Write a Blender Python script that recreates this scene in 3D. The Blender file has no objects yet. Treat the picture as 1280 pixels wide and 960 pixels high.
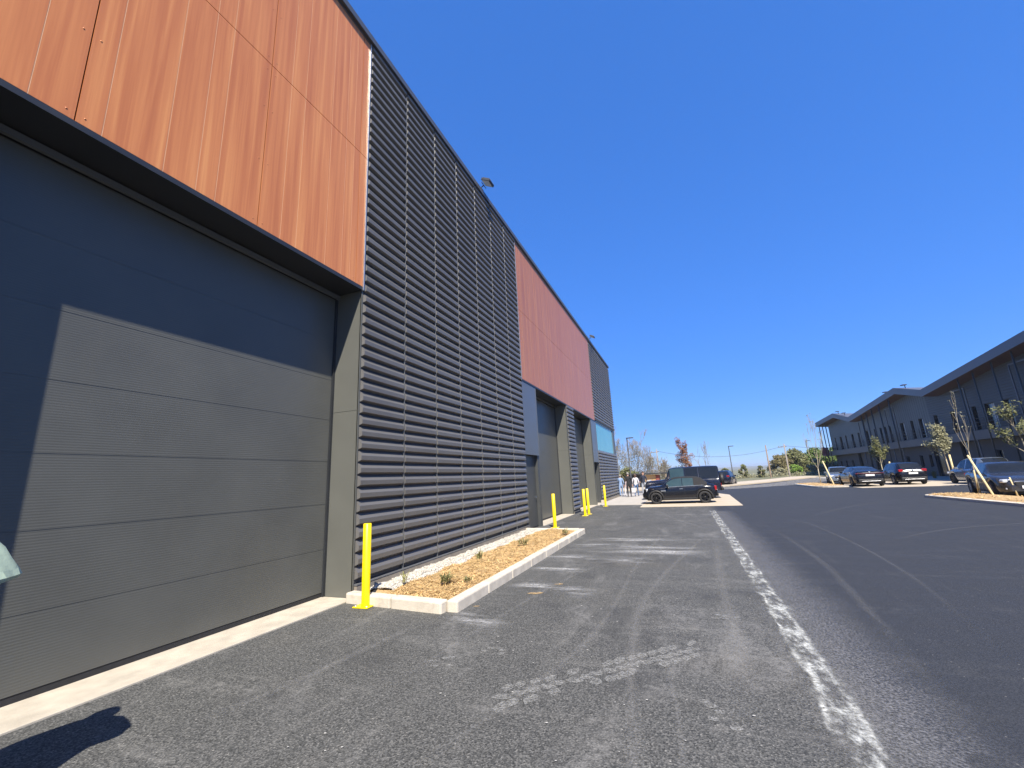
import bpy, bmesh, math, random
from mathutils import Vector, Matrix
RAD = math.radians
S = bpy.context.scene
COL = S.collection

# ------------------------------------------------------------------ object helpers
def tag(o, label=None, cat=None, group=None, kind=None):
    if label: o['label'] = label
    if cat: o['category'] = cat
    if group: o['group'] = group
    if kind: o['kind'] = kind
    return o

def empty(name, loc=(0, 0, 0), rz=0.0, parent=None):
    o = bpy.data.objects.new(name, None)
    o.empty_display_size = 0.2
    o.location = loc
    o.rotation_euler = (0, 0, rz)
    o.parent = parent
    COL.objects.link(o)
    return o

def thing(name, label, cat, loc=(0, 0, 0), rz=0.0, group=None):
    return tag(empty(name, loc, rz), label, cat, group)

def copy_tree(o, parent=None):
    c = o.copy()
    COL.objects.link(c)
    if parent: c.parent = parent
    for ch in list(o.children):
        copy_tree(ch, c)
    return c

class MB:
    """collects faces, builds ONE mesh object"""
    def __init__(s):
        s.v = []; s.f = []; s.m = []; s.sm = []; s.uv = []
    def face(s, idx, m=0, smooth=False, uv=None):
        s.f.append(tuple(idx)); s.m.append(m); s.sm.append(smooth); s.uv.append(uv)
    def add(s, pts):
        b = len(s.v); s.v.extend([tuple(p) for p in pts]); return b
    def quad(s, a, b, c, d, m=0, uv=None):
        i = s.add((a, b, c, d)); s.face((i, i+1, i+2, i+3), m, False, uv)
    def box(s, x0, x1, y0, y1, z0, z1, m=0):
        i = s.add([(x, y, z) for z in (z0, z1) for y in (y0, y1) for x in (x0, x1)])
        for q in ((0, 2, 3, 1), (4, 5, 7, 6), (0, 1, 5, 4), (2, 6, 7, 3), (0, 4, 6, 2), (1, 3, 7, 5)):
            s.face([i+k for k in q], m)
    def obox(s, mat, sx, sy, sz, m=0, bev=0):
        i = s.add([mat @ Vector((x*sx/2, y*sy/2, z*sz/2)) for z in (-1, 1) for y in (-1, 1) for x in (-1, 1)])
        for q in ((0, 2, 3, 1), (4, 5, 7, 6), (0, 1, 5, 4), (2, 6, 7, 3), (0, 4, 6, 2), (1, 3, 7, 5)):
            s.face([i+k for k in q], m)
    def tube(s, pts, rad, n=8, m=0, cap=True, smooth=True):
        pts = [Vector(p) for p in pts]
        if not isinstance(rad, (list, tuple)): rad = [rad]*len(pts)
        rings = []
        up = None
        for k, p in enumerate(pts):
            t = (pts[min(k+1, len(pts)-1)] - pts[max(k-1, 0)])
            if t.length < 1e-9: t = Vector((0, 0, 1))
            t.normalize()
            if up is None:
                up = Vector((1, 0, 0)) if abs(t.x) < .9 else Vector((0, 1, 0))
            a = up - t*up.dot(t)
            if a.length < 1e-6: a = t.orthogonal()
            a.normalize(); up = a
            b = t.cross(a)
            rings.append(s.add([p + (a*math.cos(2*math.pi*j/n) + b*math.sin(2*math.pi*j/n))*rad[k] for j in range(n)]))
        for r0, r1 in zip(rings, rings[1:]):
            for j in range(n):
                s.face((r0+j, r0+(j+1) % n, r1+(j+1) % n, r1+j), m, smooth)
        if cap:
            s.face([rings[0]+j for j in range(n)][::-1], m)
            s.face([rings[-1]+j for j in range(n)], m)
    def lathe(s, prof, n=24, mat=Matrix(), m=0, smooth=True, close=False):
        """prof: (r, z) list turned about local z"""
        rings = [s.add([mat @ Vector((r*math.cos(2*math.pi*j/n), r*math.sin(2*math.pi*j/n), z)) for j in range(n)]) for r, z in prof]
        pr = list(zip(rings, rings[1:])) + ([(rings[-1], rings[0])] if close else [])
        for r0, r1 in pr:
            for j in range(n):
                s.face((r0+j, r0+(j+1) % n, r1+(j+1) % n, r1+j), m, smooth)
        return rings
    def prism(s, poly, z0, z1, m=0, mside=None):
        n = len(poly)
        b = s.add([(x, y, z0) for x, y in poly]); t = s.add([(x, y, z1) for x, y in poly])
        s.face([t+k for k in range(n)], m)
        s.face([b+k for k in range(n)][::-1], m)
        for k in range(n):
            s.face((b+k, b+(k+1) % n, t+(k+1) % n, t+k), m if mside is None else mside)
    def extr(s, poly, axis, a0, a1, m=0):
        """poly in the two other axes (in order), extruded on axis between a0 and a1"""
        def P(u, v, a):
            return {'x': (a, u, v), 'y': (u, a, v), 'z': (u, v, a)}[axis]
        n = len(poly)
        b = s.add([P(u, v, a0) for u, v in poly]); t = s.add([P(u, v, a1) for u, v in poly])
        s.face([b+k for k in range(n)], m); s.face([t+k for k in range(n)][::-1], m)
        for k in range(n):
            s.face((b+k, b+(k+1) % n, t+(k+1) % n, t+k), m)
    def build(s, name, mats, parent=None, fixn=False, bevel=0, loc=None):
        me = bpy.data.meshes.new(name)
        me.from_pydata([tuple(p) for p in s.v], [], s.f)
        if not isinstance(mats, (list, tuple)): mats = [mats]
        for mt in mats: me.materials.append(mt)
        me.polygons.foreach_set('material_index', s.m)
        me.polygons.foreach_set('use_smooth', s.sm)
        if any(u for u in s.uv):
            ul = me.uv_layers.new(name='UVMap')
            for p, u in zip(me.polygons, s.uv):
                if u:
                    for li, c in zip(p.loop_indices, u): ul.data[li].uv = c
        if fixn or bevel:
            bm = bmesh.new(); bm.from_mesh(me)
            bmesh.ops.remove_doubles(bm, verts=bm.verts, dist=1e-5)
            bmesh.ops.recalc_face_normals(bm, faces=bm.faces)
            if bevel:
                ed = [e for e in bm.edges if len(e.link_faces) == 2 and e.calc_face_angle(0) > RAD(40)]
                bmesh.ops.bevel(bm, geom=ed, offset=bevel, segments=2, affect='EDGES', profile=.5, clamp_overlap=True)
            bm.to_mesh(me); bm.free()
        me.update()
        o = bpy.data.objects.new(name, me)
        COL.objects.link(o)
        if parent: o.parent = parent
        if loc: o.location = loc
        return o

# ------------------------------------------------------------------ materials
def new_mat(name):
    m = bpy.data.materials.new(name); m.use_nodes = True
    nt = m.node_tree
    for n in list(nt.nodes): nt.nodes.remove(n)
    out = nt.nodes.new('ShaderNodeOutputMaterial')
    bs = nt.nodes.new('ShaderNodeBsdfPrincipled')
    nt.links.new(bs.outputs[0], out.inputs[0])
    return m, nt, bs, out

class NT:
    def __init__(s, nt): s.nt = nt
    def n(s, t, **kw):
        nd = s.nt.nodes.new('ShaderNode' + t)
        for k, v in kw.items():
            setattr(nd, k, v)
        return nd
    def l(s, a, b): s.nt.links.new(a, b)
    def val(s, inp, v):
        if hasattr(v, 'is_output') or isinstance(v, bpy.types.NodeSocket): s.l(v, inp)
        else: inp.default_value = v
    def math(s, op, a, b=0.0, c=None, clamp=False):
        nd = s.n('Math', operation=op, use_clamp=clamp)
        s.val(nd.inputs[0], a); s.val(nd.inputs[1], b)
        if c is not None: s.val(nd.inputs[2], c)
        return nd.outputs[0]
    def noise(s, vec, scale, detail=4, rough=.55, sc=None, dist=0.0):
        if sc is not None:
            mp = s.n('Mapping'); s.l(vec, mp.inputs[0]); mp.inputs['Scale'].default_value = sc; vec = mp.outputs[0]
        nd = s.n('TexNoise'); s.l(vec, nd.inputs['Vector'])
        nd.inputs['Scale'].default_value = scale; nd.inputs['Detail'].default_value = detail
        nd.inputs['Roughness'].default_value = rough; nd.inputs['Distortion'].default_value = dist
        return nd.outputs[0]
    def ss(s, v, a, b, lo=0.0, hi=1.0):
        nd = s.n('MapRange', interpolation_type='SMOOTHSTEP')
        s.val(nd.inputs[0], v); nd.inputs[1].default_value = a; nd.inputs[2].default_value = b
        nd.inputs[3].default_value = lo; nd.inputs[4].default_value = hi
        return nd.outputs[0]
    def mix(s, f, a, b, mode='MIX'):
        nd = s.n('Mix', data_type='RGBA', blend_type=mode)
        s.val(nd.inputs[0], f)
        for i, v in ((6, a), (7, b)):
            if isinstance(v, (tuple, list)): nd.inputs[i].default_value = (*v[:3], 1)
            else: s.l(v, nd.inputs[i])
        return nd.outputs[2]
    def ramp(s, f, stops):
        nd = s.n('ValToRGB'); s.l(f, nd.inputs[0])
        el = nd.color_ramp.elements
        while len(el) < len(stops): el.new(.5)
        for e, (p, c) in zip(el, stops):
            e.position = p; e.color = (*c[:3], 1)
        return nd.outputs[0]
    def bump(s, h, st=.3, dist=.01, nrm=None):
        nd = s.n('Bump'); nd.inputs['Strength'].default_value = st; nd.inputs['Distance'].default_value = dist
        s.l(h, nd.inputs['Height'])
        if nrm is not None: s.l(nrm, nd.inputs['Normal'])
        return nd.outputs[0]
    def obj(s):
        return s.n('TexCoord').outputs['Object']
    def pos(s):
        return s.n('NewGeometry').outputs['Position']

def pm(name, c, rough=.5, metal=0.0, var=.12, scale=3.0, bump=0.0, bscale=40, coat=0.0, spec=.5, alpha=1.0, dirt=0.0, dirtc=(.25, .22, .18)):
    """paint-like material with noise variation of colour and roughness"""
    m, nt, bs, out = new_mat(name); k = NT(nt)
    co = k.obj()
    nz = k.noise(co, scale, 5, .6)
    lo = tuple(max(0, x*(1-var)) for x in c); hi = tuple(x*(1+var) for x in c)
    colr = k.ramp(nz, [(.3, lo), (.7, hi)])
    if dirt:
        d = k.ss(k.noise(co, scale*.6, 6, .7), .5, .75, 0, dirt)
        colr = k.mix(d, colr, dirtc)
    k.l(colr, bs.inputs['Base Color'])
    r = k.math('MULTIPLY_ADD', nz, .25, max(.02, rough-.12))
    k.l(r, bs.inputs['Roughness'])
    bs.inputs['Metallic'].default_value = metal
    bs.inputs['Specular IOR Level'].default_value = spec
    bs.inputs['Coat Weight'].default_value = coat
    bs.inputs['Coat Roughness'].default_value = .04
    if bump:
        k.l(k.bump(k.noise(co, bscale, 4, .6), bump, .01), bs.inputs['Normal'])
    if alpha < 1: bs.inputs['Alpha'].default_value = alpha
    return m

M = {}
M['anth'] = pm('anthracite_metal', (.055, .058, .056), .42, .0, .08, 1.5, spec=.5)
M['anth_dark'] = pm('dark_trim', (.022, .024, .027), .45, 0, .1, 2)
M['anth_lou'] = pm('louvre_paint', (.112, .106, .096), .36, .0, .06, 1.2, spec=.5)
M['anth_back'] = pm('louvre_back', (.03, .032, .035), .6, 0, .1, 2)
M['greypanel'] = pm('grey_panel', (.10, .105, .11), .35, 0, .06, 1.0, spec=.6)
M['strip'] = pm('light_strip', (.14, .145, .15), .4, .2, .06, 6)
M['alu'] = pm('aluminium', (.55, .55, .53), .35, .8, .08, 8)
M['coping'] = pm('coping', (.07, .075, .085), .4, 0, .08, 2)
M['conc'] = pm('concrete', (.41, .365, .29), .85, 0, .14, 4, bump=.25, bscale=60, dirt=.35, dirtc=(.25, .22, .18))
M['kerb'] = pm('kerb_stone', (.52, .465, .375), .85, 0, .14, 5, bump=.3, bscale=80, dirt=.5, dirtc=(.30, .25, .18))
M['plinth'] = pm('plinth', (.22, .19, .15), .9, 0, .2, 3, bump=.3, bscale=30, dirt=.4, dirtc=(.09, .08, .07))
M['pave'] = pm('pale_paving', (.42, .355, .265), .9, 0, .1, .8, bump=.2, bscale=40, dirt=.3, dirtc=(.42, .38, .32))
M['yellow'] = pm('yellow_paint', (.76, .555, .0), .38, 0, .05, 6, spec=.5, dirt=.22, dirtc=(.5, .36, .03))
M['rubber'] = pm('rubber', (.018, .018, .019), .8, 0, .2, 20)
M['black_paint'] = pm('black_car_paint', (.006, .007, .011), .22, 0, .1, 3, coat=.35, spec=.35)
M['navy_paint'] = pm('navy_car_paint', (.008, .011, .024), .22, 0, .1, 3, coat=.35, spec=.35)
M['grey_paint'] = pm('grey_car_paint', (.030, .030, .033), .25, .2, .1, 3, coat=.5, spec=.4)
M['silver_paint'] = pm('silver_blue_paint', (.16, .19, .23), .25, .3, .08, 3, coat=1.0)
M['softtop'] = pm('soft_top', (.012, .012, .013), .9, 0, .2, 8, bump=.3, bscale=200)
M['blacktrim'] = pm('black_trim', (.012, .012, .013), .55, 0, .2, 8)
M['glass'] = pm('car_glass', (.012, .014, .016), .08, 0, .1, 2, spec=.45)
M['glass_teal'] = pm('pale_car_glass', (.03, .055, .06), .08, 0, .15, 2, spec=.6)  # light seen through the cabin put into a paler glass colour
M['chrome'] = pm('chrome', (.75, .75, .74), .12, 1.0, .05, 3)
M['rim_dark'] = pm('rim_dark', (.02, .02, .021), .35, .5, .1, 6)
M['rim'] = pm('rim_silver', (.42, .42, .43), .3, .8, .1, 6)
M['red'] = pm('red_lens', (.30, .010, .012), .15, 0, .1, 6, coat=.6)
M['red_dim'] = pm('red_dim_lens', (.075, .008, .01), .15, 0, .1, 6, coat=.6)
M['lens'] = pm('clear_lens', (.55, .57, .6), .12, .2, .1, 8, coat=1)
M['plate'] = pm('number_plate_white', (.78, .78, .76), .4, 0, .04, 6)
M['win'] = pm('window_glass', (.010, .014, .018), .08, 0, .1, .5, spec=.8)
M['blind'] = pm('window_blind', (.40, .42, .43), .7, 0, .1, 3)
M['roofgrey'] = pm('roof_fascia', (.095, .10, .115), .45, 0, .06, .5)
M['soffitwood'] = pm('soffit_wood', (.085, .05, .045), .7, 0, .2, 1)
M['band'] = pm('gallery_band', (.125, .12, .11), .7, 0, .1, .7)
M['lowwall'] = pm('low_wall', (.075, .068, .062), .75, 0, .12, .6)
M['pole_dark'] = pm('pole_dark', (.03, .032, .035), .5, 0, .1, 3)
M['pole_conc'] = pm('pole_concrete', (.24, .21, .18), .9, 0, .15, 3)
M['pole_wood'] = pm('pole_wood', (.22, .16, .11), .9, 0, .2, 3)
M['wire'] = pm('wire', (.05, .05, .05), .7)
M['shedwood'] = pm('shed_wood', (.50, .33, .16), .8, 0, .15, 2)
M['redbrown'] = pm('red_brown', (.22, .06, .04), .7, 0, .15, 2)
M['stake'] = pm('stake_wood', (.62, .50, .26), .8, 0, .18, 5, bump=.2)
M['bark'] = pm('bark', (.24, .19, .13), .9, 0, .25, 9, bump=.4)
M['barkpale'] = pm('bark_pale', (.36, .31, .21), .9, 0, .2, 9, bump=.3)
M['twig'] = pm('twig', (.25, .215, .17), .9, 0, .25, 3)
M['skin'] = pm('skin', (.50, .29, .21), .55, 0, .1, 20)
M['hair_brown'] = pm('hair_brown', (.07, .04, .025), .6, 0, .2, 40)
M['hair_grey'] = pm('hair_grey', (.20, .185, .165), .6, 0, .2, 40)
M['denim'] = pm('denim', (.15, .25, .45), .85, 0, .2, 20)
M['denim_dark'] = pm('denim_dark', (.06, .12, .24), .85, 0, .2, 20)
M['paleblue'] = pm('pale_blue_cloth', (.20, .29, .46), .85, 0, .15, 20)
M['suit'] = pm('black_cloth', (.014, .014, .017), .85, 0, .2, 20)
M['navy'] = pm('navy_cloth', (.02, .025, .045), .85, 0, .2, 20)
M['whitecloth'] = pm('white_cloth', (.55, .54, .57), .85, 0, .06, 20)
M['pinkcloth'] = pm('pink_cloth', (.52, .42, .44), .85, 0, .06, 20)
M['greycloth'] = pm('grey_trousers', (.28, .30, .34), .85, 0, .15, 20)
M['mint'] = pm('mint_cloth', (.32, .40, .30), .7, 0, .12, 9, bump=.4, bscale=12)
M['shoe'] = pm('shoe', (.03, .025, .022), .6, 0, .2, 20)
M['balred'] = pm('red_balcony', (.20, .05, .06), .6, 0, .15, 3)

def leaf_mat(name, c, var=.35):
    m, nt, bs, out = new_mat(name); k = NT(nt)
    rnd = k.n('NewGeometry').outputs['Random Per Island']
    colr = k.ramp(rnd, [(0, tuple(x*(1-var) for x in c)), (.6, c), (1, tuple(min(1, x*(1+var*1.2)) for x in c))])
    k.l(colr, bs.inputs['Base Color']); bs.inputs['Roughness'].default_value = .6
    tr = k.n('BsdfTranslucent'); k.l(colr, tr.inputs[0])
    mx = k.n('MixShader'); mx.inputs[0].default_value = .3
    k.l(bs.outputs[0], mx.inputs[1]); k.l(tr.outputs[0], mx.inputs[2]); k.l(mx.outputs[0], out.inputs[0])
    return m
M['leaf_olive'] = leaf_mat('leaf_olive', (.155, .16, .06))
M['leaf_green'] = leaf_mat('leaf_green', (.11, .16, .035))
M['leaf_bright'] = leaf_mat('leaf_bright', (.16, .26, .035))
M['leaf_brown'] = leaf_mat('leaf_brown', (.18, .155, .065))
M['leaf_red'] = leaf_mat('leaf_red', (.24, .11, .05))
M['leaf_grey'] = leaf_mat('leaf_grey', (.22, .20, .14))
M['leaf_pale'] = leaf_mat('leaf_pale', (.28, .27, .16))
M['weed'] = leaf_mat('weed', (.25, .24, .10))
M['straw'] = leaf_mat('straw', (.58, .41, .19), .5)
M['pebble'] = leaf_mat('pebble', (.60, .56, .48), .3)

# timber-look facade boards
def timber(name, tint=(1, 1, 1)):
    m, nt, bs, out = new_mat(name); k = NT(nt)
    co = k.obj()
    st = k.noise(co, 1.0, 5, .55, sc=(1, 11, .30), dist=.3)
    fi = k.noise(co, 1.0, 5, .6, sc=(1, 60, 1.2))
    pl = k.noise(co, 1.0, 1, .5, sc=(1, 1.1, .05))
    a = k.math('ADD', k.math('MULTIPLY', st, .8), k.math('MULTIPLY', fi, .16))
    a = k.math('ADD', a, k.math('MULTIPLY', pl, .14))
    T = lambda c: tuple(x*t for x, t in zip(c, tint))
    c = k.ramp(a, [(.30, T((.44, .138, .043))), (.47, T((.52, .176, .055))), (.60, T((.60, .222, .070))), (.74, T((.70, .295, .095)))])
    k.l(c, bs.inputs['Base Color'])
    bs.inputs['Roughness'].default_value = .36; bs.inputs['Specular IOR Level'].default_value = .5
    k.l(k.bump(fi, .12, .004), bs.inputs['Normal'])
    return m
M['timber'] = timber('timber_boards')
M['timber_red'] = timber('timber_boards_red', (.75, .76, .74))  # same boards, their grazing-view tone put into a darker tint
M['groove'] = pm('board_groove', (.75, .44, .24), .7, 0, .1, 5)  # pale tone paints the sunlit edge of the board grooves
M['groove_dark'] = pm('board_joint', (.10, .035, .02), .8, 0, .1, 5)

# micro-ribbed door skin
def door_mat():
    m, nt, bs, out = new_mat('door_skin'); k = NT(nt)
    co = k.obj()
    sx = k.n('SeparateXYZ'); k.l(co, sx.inputs[0])
    w = k.math('SINE', k.math('MULTIPLY', sx.outputs[2], 2*math.pi/.026))
    nz = k.noise(co, 1.3, 5, .6)
    sm = k.noise(co, 1.0, 4, .6, sc=(1, 3, .6))
    c = k.ramp(nz, [(.3, (.086, .087, .078)), (.7, (.100, .101, .090))])
    c = k.mix(k.ss(sm, .55, .8, 0, .25), c, (.11, .105, .085))
    k.l(c, bs.inputs['Base Color'])
    k.l(k.math('MULTIPLY_ADD', nz, .2, .26), bs.inputs['Roughness'])
    bs.inputs['Specular IOR Level'].default_value = .34
    k.l(k.bump(w, .11, .004), bs.inputs['Normal'])
    return m
M['door'] = door_mat()

# turquoise glass of the window band
m, nt, bs, out = new_mat('teal_glass'); k = NT(nt)
c = k.ramp(k.noise(k.obj(), .6, 3), [(.3, (.10, .32, .36)), (.7, (.13, .38, .41))])
k.l(c, bs.inputs['Base Color']); bs.inputs['Roughness'].default_value = .2; bs.inputs['Specular IOR Level'].default_value = .3
M['teal'] = m

# vertical / horizontal profiled cladding on the far building
def profiled(name, c, axis, pitch, st):
    m, nt, bs, out = new_mat(name); k = NT(nt)
    co = k.obj(); sx = k.n('SeparateXYZ'); k.l(co, sx.inputs[0])
    w = k.math('PINGPONG', k.math('DIVIDE', sx.outputs[axis], pitch), .5)
    w = k.ss(w, .02, .14)
    nz = k.noise(co, .7, 4)
    colr = k.ramp(nz, [(.3, tuple(x*.88 for x in c)), (.7, tuple(x*1.12 for x in c))])
    colr = k.mix(w, tuple(x*.45 for x in c), colr)
    k.l(colr, bs.inputs['Base Color']); bs.inputs['Roughness'].default_value = .5
    k.l(k.bump(w, st, .05), bs.inputs['Normal'])
    return m
M['seam_v'] = profiled('standing_seam', (.075, .082, .083), 1, .45, .6)
M['seam_h'] = profiled('horizontal_profile', (.040, .046, .055), 2, .22, .6)

# ---- asphalt
def asphalt():
    m, nt, bs, out = new_mat('asphalt'); k = NT(nt)
    co = k.pos()
    sx = k.n('SeparateXYZ'); k.l(co, sx.inputs[0])
    X, Y = sx.outputs[0], sx.outputs[1]
    big = k.noise(co, .35, 5, .6)
    mid = k.noise(co, 2.2, 6, .65)
    fine = k.noise(co, 75, 3, .6)
    grit = k.n('TexVoronoi', feature='F1'); k.l(co, grit.inputs['Vector']); grit.inputs['Scale'].default_value = 85
    gc = k.n('SeparateColor'); k.l(grit.outputs['Color'], gc.inputs[0])
    edge = k.math('ADD', X, k.math('MULTIPLY', k.math('SUBTRACT', mid, .5), .5))
    fresh = k.ss(edge, 5.75, 6.35)                    # newer, darker lane right of the chalk line
    far = k.ss(Y, 14, 45)
    old = k.ramp(k.math('ADD', k.math('MULTIPLY', fine, .7), k.math('MULTIPLY', gc.outputs[0], .32)),
                 [(.28, (.020, .021, .0205)), (.48, (.060, .061, .058)), (.66, (.115, .114, .107)), (.82, (.24, .235, .215))])
    new = k.ramp(k.math('ADD', k.math('MULTIPLY', fine, .7), k.math('MULTIPLY', gc.outputs[0], .32)),
                 [(.28, (.017, .019, .023)), (.5, (.026, .029, .035)), (.72, (.036, .039, .046)), (.88, (.065, .068, .075))])
    c = k.mix(fresh, old, new)
    # dust: pale films, streaked across and along
    d1 = k.noise(co, 1.0, 6, .7, sc=(.5, 2.6, 1))
    d2 = k.noise(co, 1.0, 5, .65, sc=(2.4, .28, 1))
    d3 = k.noise(co, 9.0, 4, .7)
    dl = k.math('MULTIPLY', k.ss(d1, .50, .78), k.ss(d3, .34, .68))
    dl = k.math('ADD', dl, k.math('MULTIPLY', k.ss(d2, .54, .8), .5))
    dl = k.math('MULTIPLY', dl, k.math('MULTIPLY_ADD', fresh, -.74, .95))
    dl = k.math('MINIMUM', k.math('MULTIPLY', dl, .62), .6)
    c = k.mix(dl, c, (.25, .243, .225))
    # yellowish / dark blotches
    c = k.mix(k.math('MULTIPLY', k.ss(big, .52, .72, 0, .16), k.math('SUBTRACT', 1.0, fresh)), c, (.12, .105, .08))
    c = k.mix(k.math('MULTIPLY', k.ss(k.noise(co, .8, 5, .65), .5, .72, 0, .5), k.math('MULTIPLY_ADD', fresh, -.7, 1.0)), c, (.028, .029, .030))
    wet = k.noise(co, 1.0, 5, .65, sc=(1.3, .5, 1), dist=.6)
    c = k.mix(k.math('MULTIPLY', k.math('MULTIPLY', k.ss(wet, .52, .7, 0, .5), k.ss(k.noise(co, 14, 4, .7), .35, .6)), k.math('SUBTRACT', 1.0, fresh)), c, (.20, .197, .188))
    # sparse light chippings
    sp = k.n('TexVoronoi', feature='F1'); k.l(co, sp.inputs['Vector']); sp.inputs['Scale'].default_value = 30
    sc2 = k.n('SeparateColor'); k.l(sp.outputs['Color'], sc2.inputs[0])
    spk = k.math('MULTIPLY', k.math('LESS_THAN', sp.outputs['Distance'], .2), k.math('GREATER_THAN', sc2.outputs[1], .975))
    c = k.mix(k.math('MULTIPLY', spk, k.math('MULTIPLY_ADD', fresh, -.4, .75)), c, (.27, .26, .235))
    k.l(c, bs.inputs['Base Color'])
    k.l(k.math('MULTIPLY_ADD', mid, .25, .68), bs.inputs['Roughness'])
    bs.inputs['Specular IOR Level'].default_value = .32
    h = k.math('ADD', fine, k.math('MULTIPLY', grit.outputs['Distance'], 1.4))
    k.l(k.bump(h, .38, .006), bs.inputs['Normal'])
    return m
M['asphalt'] = asphalt()

def ground_mat():
    m, nt, bs, out = new_mat('field'); k = NT(nt)
    co = k.pos()
    c = k.ramp(k.noise(co, .02, 8, .65), [(.3, (.10, .11, .06)), (.5, (.15, .145, .085)), (.7, (.21, .19, .13))])
    c = k.mix(k.ss(k.noise(co, .8, 6, .7), .4, .7, 0, .5), c, (.07, .09, .03))
    k.l(c, bs.inputs['Base Color']); bs.inputs['Roughness'].default_value = 1
    return m
M['field'] = ground_mat()

def mulch_mat():
    m, nt, bs, out = new_mat('mulch'); k = NT(nt)
    co = k.pos()
    f = k.noise(co, 55, 5, .7)
    c = k.ramp(f, [(.3, (.20, .12, .05)), (.5, (.44, .29, .13)), (.72, (.62, .47, .25))])
    c = k.mix(k.ss(k.noise(co, 2.5, 4), .5, .7, 0, .35), c, (.36, .22, .09))
    k.l(c, bs.inputs['Base Color']); bs.inputs['Roughness'].default_value = .95
    k.l(k.bump(f, .8, .02), bs.inputs['Normal'])
    return m
M['mulch'] = mulch_mat()

def gravel_mat():
    m, nt, bs, out = new_mat('white_gravel'); k = NT(nt)
    co = k.pos()
    v = k.n('TexVoronoi'); k.l(co, v.inputs['Vector']); v.inputs['Scale'].default_value = 32
    c = k.ramp(k.noise(co, 40, 3), [(.3, (.38, .35, .29)), (.7, (.66, .62, .54))])
    k.l(c, bs.inputs['Base Color']); bs.inputs['Roughness'].default_value = .9
    k.l(k.bump(v.outputs[0], 1, .03), bs.inputs['Normal'])
    return m
M['gravel'] = gravel_mat()

# decals lying on the asphalt: dust / chalk with ragged coverage; uv.x along, uv.y across
def decal(name, c, amount=.8, along=8.0, grain=30, lo=.4, hi=.65, edge=.5, core=None, streak=None, softend=.08):
    m, nt, bs, out = new_mat(name); k = NT(nt)
    uv = k.n('TexCoord').outputs['UV']
    su = k.n('SeparateXYZ'); k.l(uv, su.inputs[0])
    u, v = su.outputs[0], su.outputs[1]
    co = k.pos()
    ab = k.math('ABSOLUTE', k.math('SUBTRACT', v, .5))
    wob = k.math('MULTIPLY', k.math('SUBTRACT', k.noise(co, along, 4, .7), .5), .35)
    a = k.ss(k.math('ADD', ab, wob), .5, .5-edge)
    g = k.ss(k.noise(co, grain, 5, .7), lo, hi)
    if streak: g = k.math('MULTIPLY', g, k.ss(k.noise(co, 1, 5, .7, sc=streak), .42, .66))
    a = k.math('MULTIPLY', a, g)
    en = k.math('MULTIPLY', k.ss(u, 0, softend), k.ss(u, 1, 1-softend))
    a = k.math('MULTIPLY', k.math('MULTIPLY', a, en), amount, clamp=True)
    cc = k.ramp(k.noise(co, 22, 4), [(.3, tuple(x*.8 for x in c)), (.7, tuple(min(1, x*1.15) for x in c))])
    k.l(cc, bs.inputs['Base Color']); bs.inputs['Roughness'].default_value = .9
    k.l(a, bs.inputs['Alpha'])
    return m

# ------------------------------------------------------------------ GROUND
Z = 0.0
g = MB(); g.quad((-4000, -4000, -.12), (4000, -4000, -.12), (4000, 6000, -.12), (-4000, 6000, -.12))
tag(g.build('ground', M['field']), kind='structure')
g = MB(); g.quad((-30, -40, 0), (60, -40, 0), (60, 76, 0), (-30, 76, 0))
tag(g.build('road', M['asphalt']), kind='structure')

def strip_mesh(mb, pts, wid, z, m=0):
    pts = [Vector((p[0], p[1], 0)) for p in pts]
    L = [0]
    for a, b in zip(pts, pts[1:]): L.append(L[-1]+(b-a).length)
    rows = []
    for i, p in enumerate(pts):
        t = (pts[min(i+1, len(pts)-1)]-pts[max(i-1, 0)]).normalized(); n = Vector((-t.y, t.x, 0))
        w = wid[i] if isinstance(wid, (list, tuple)) else wid
        rows.append((p+n*w/2, p-n*w/2, L[i]/L[-1]))
    for (a, b, u0), (c, d, u1) in zip(rows, rows[1:]):
        mb.quad((a.x, a.y, z), (b.x, b.y, z), (d.x, d.y, z), (c.x, c.y, z), m, [(u0, 0), (u0, 1), (u1, 1), (u1, 0)])

def smooth_path(pts, n=10):
    out = []
    P = [Vector((*p, 0)) for p in pts]
    P = [P[0]*2-P[1]] + P + [P[-1]*2-P[-2]]
    for i in range(1, len(P)-2):
        for k in range(n):
            t = k/n
            p = .5*((2*P[i])+(-P[i-1]+P[i+1])*t+(2*P[i-1]-5*P[i]+4*P[i+1]-P[i+2])*t*t+(-P[i-1]+3*P[i]-3*P[i+1]+P[i+2])*t**3)
            out.append((p.x, p.y))
    out.append((P[-2].x, P[-2].y))
    return out

def interp_line(pts, y):
    for a, b in zip(pts, pts[1:]):
        if a[1] <= y <= b[1]: return a[0]+(b[0]-a[0])*(y-a[1])/(b[1]-a[1])
    return pts[-1][0]
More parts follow.
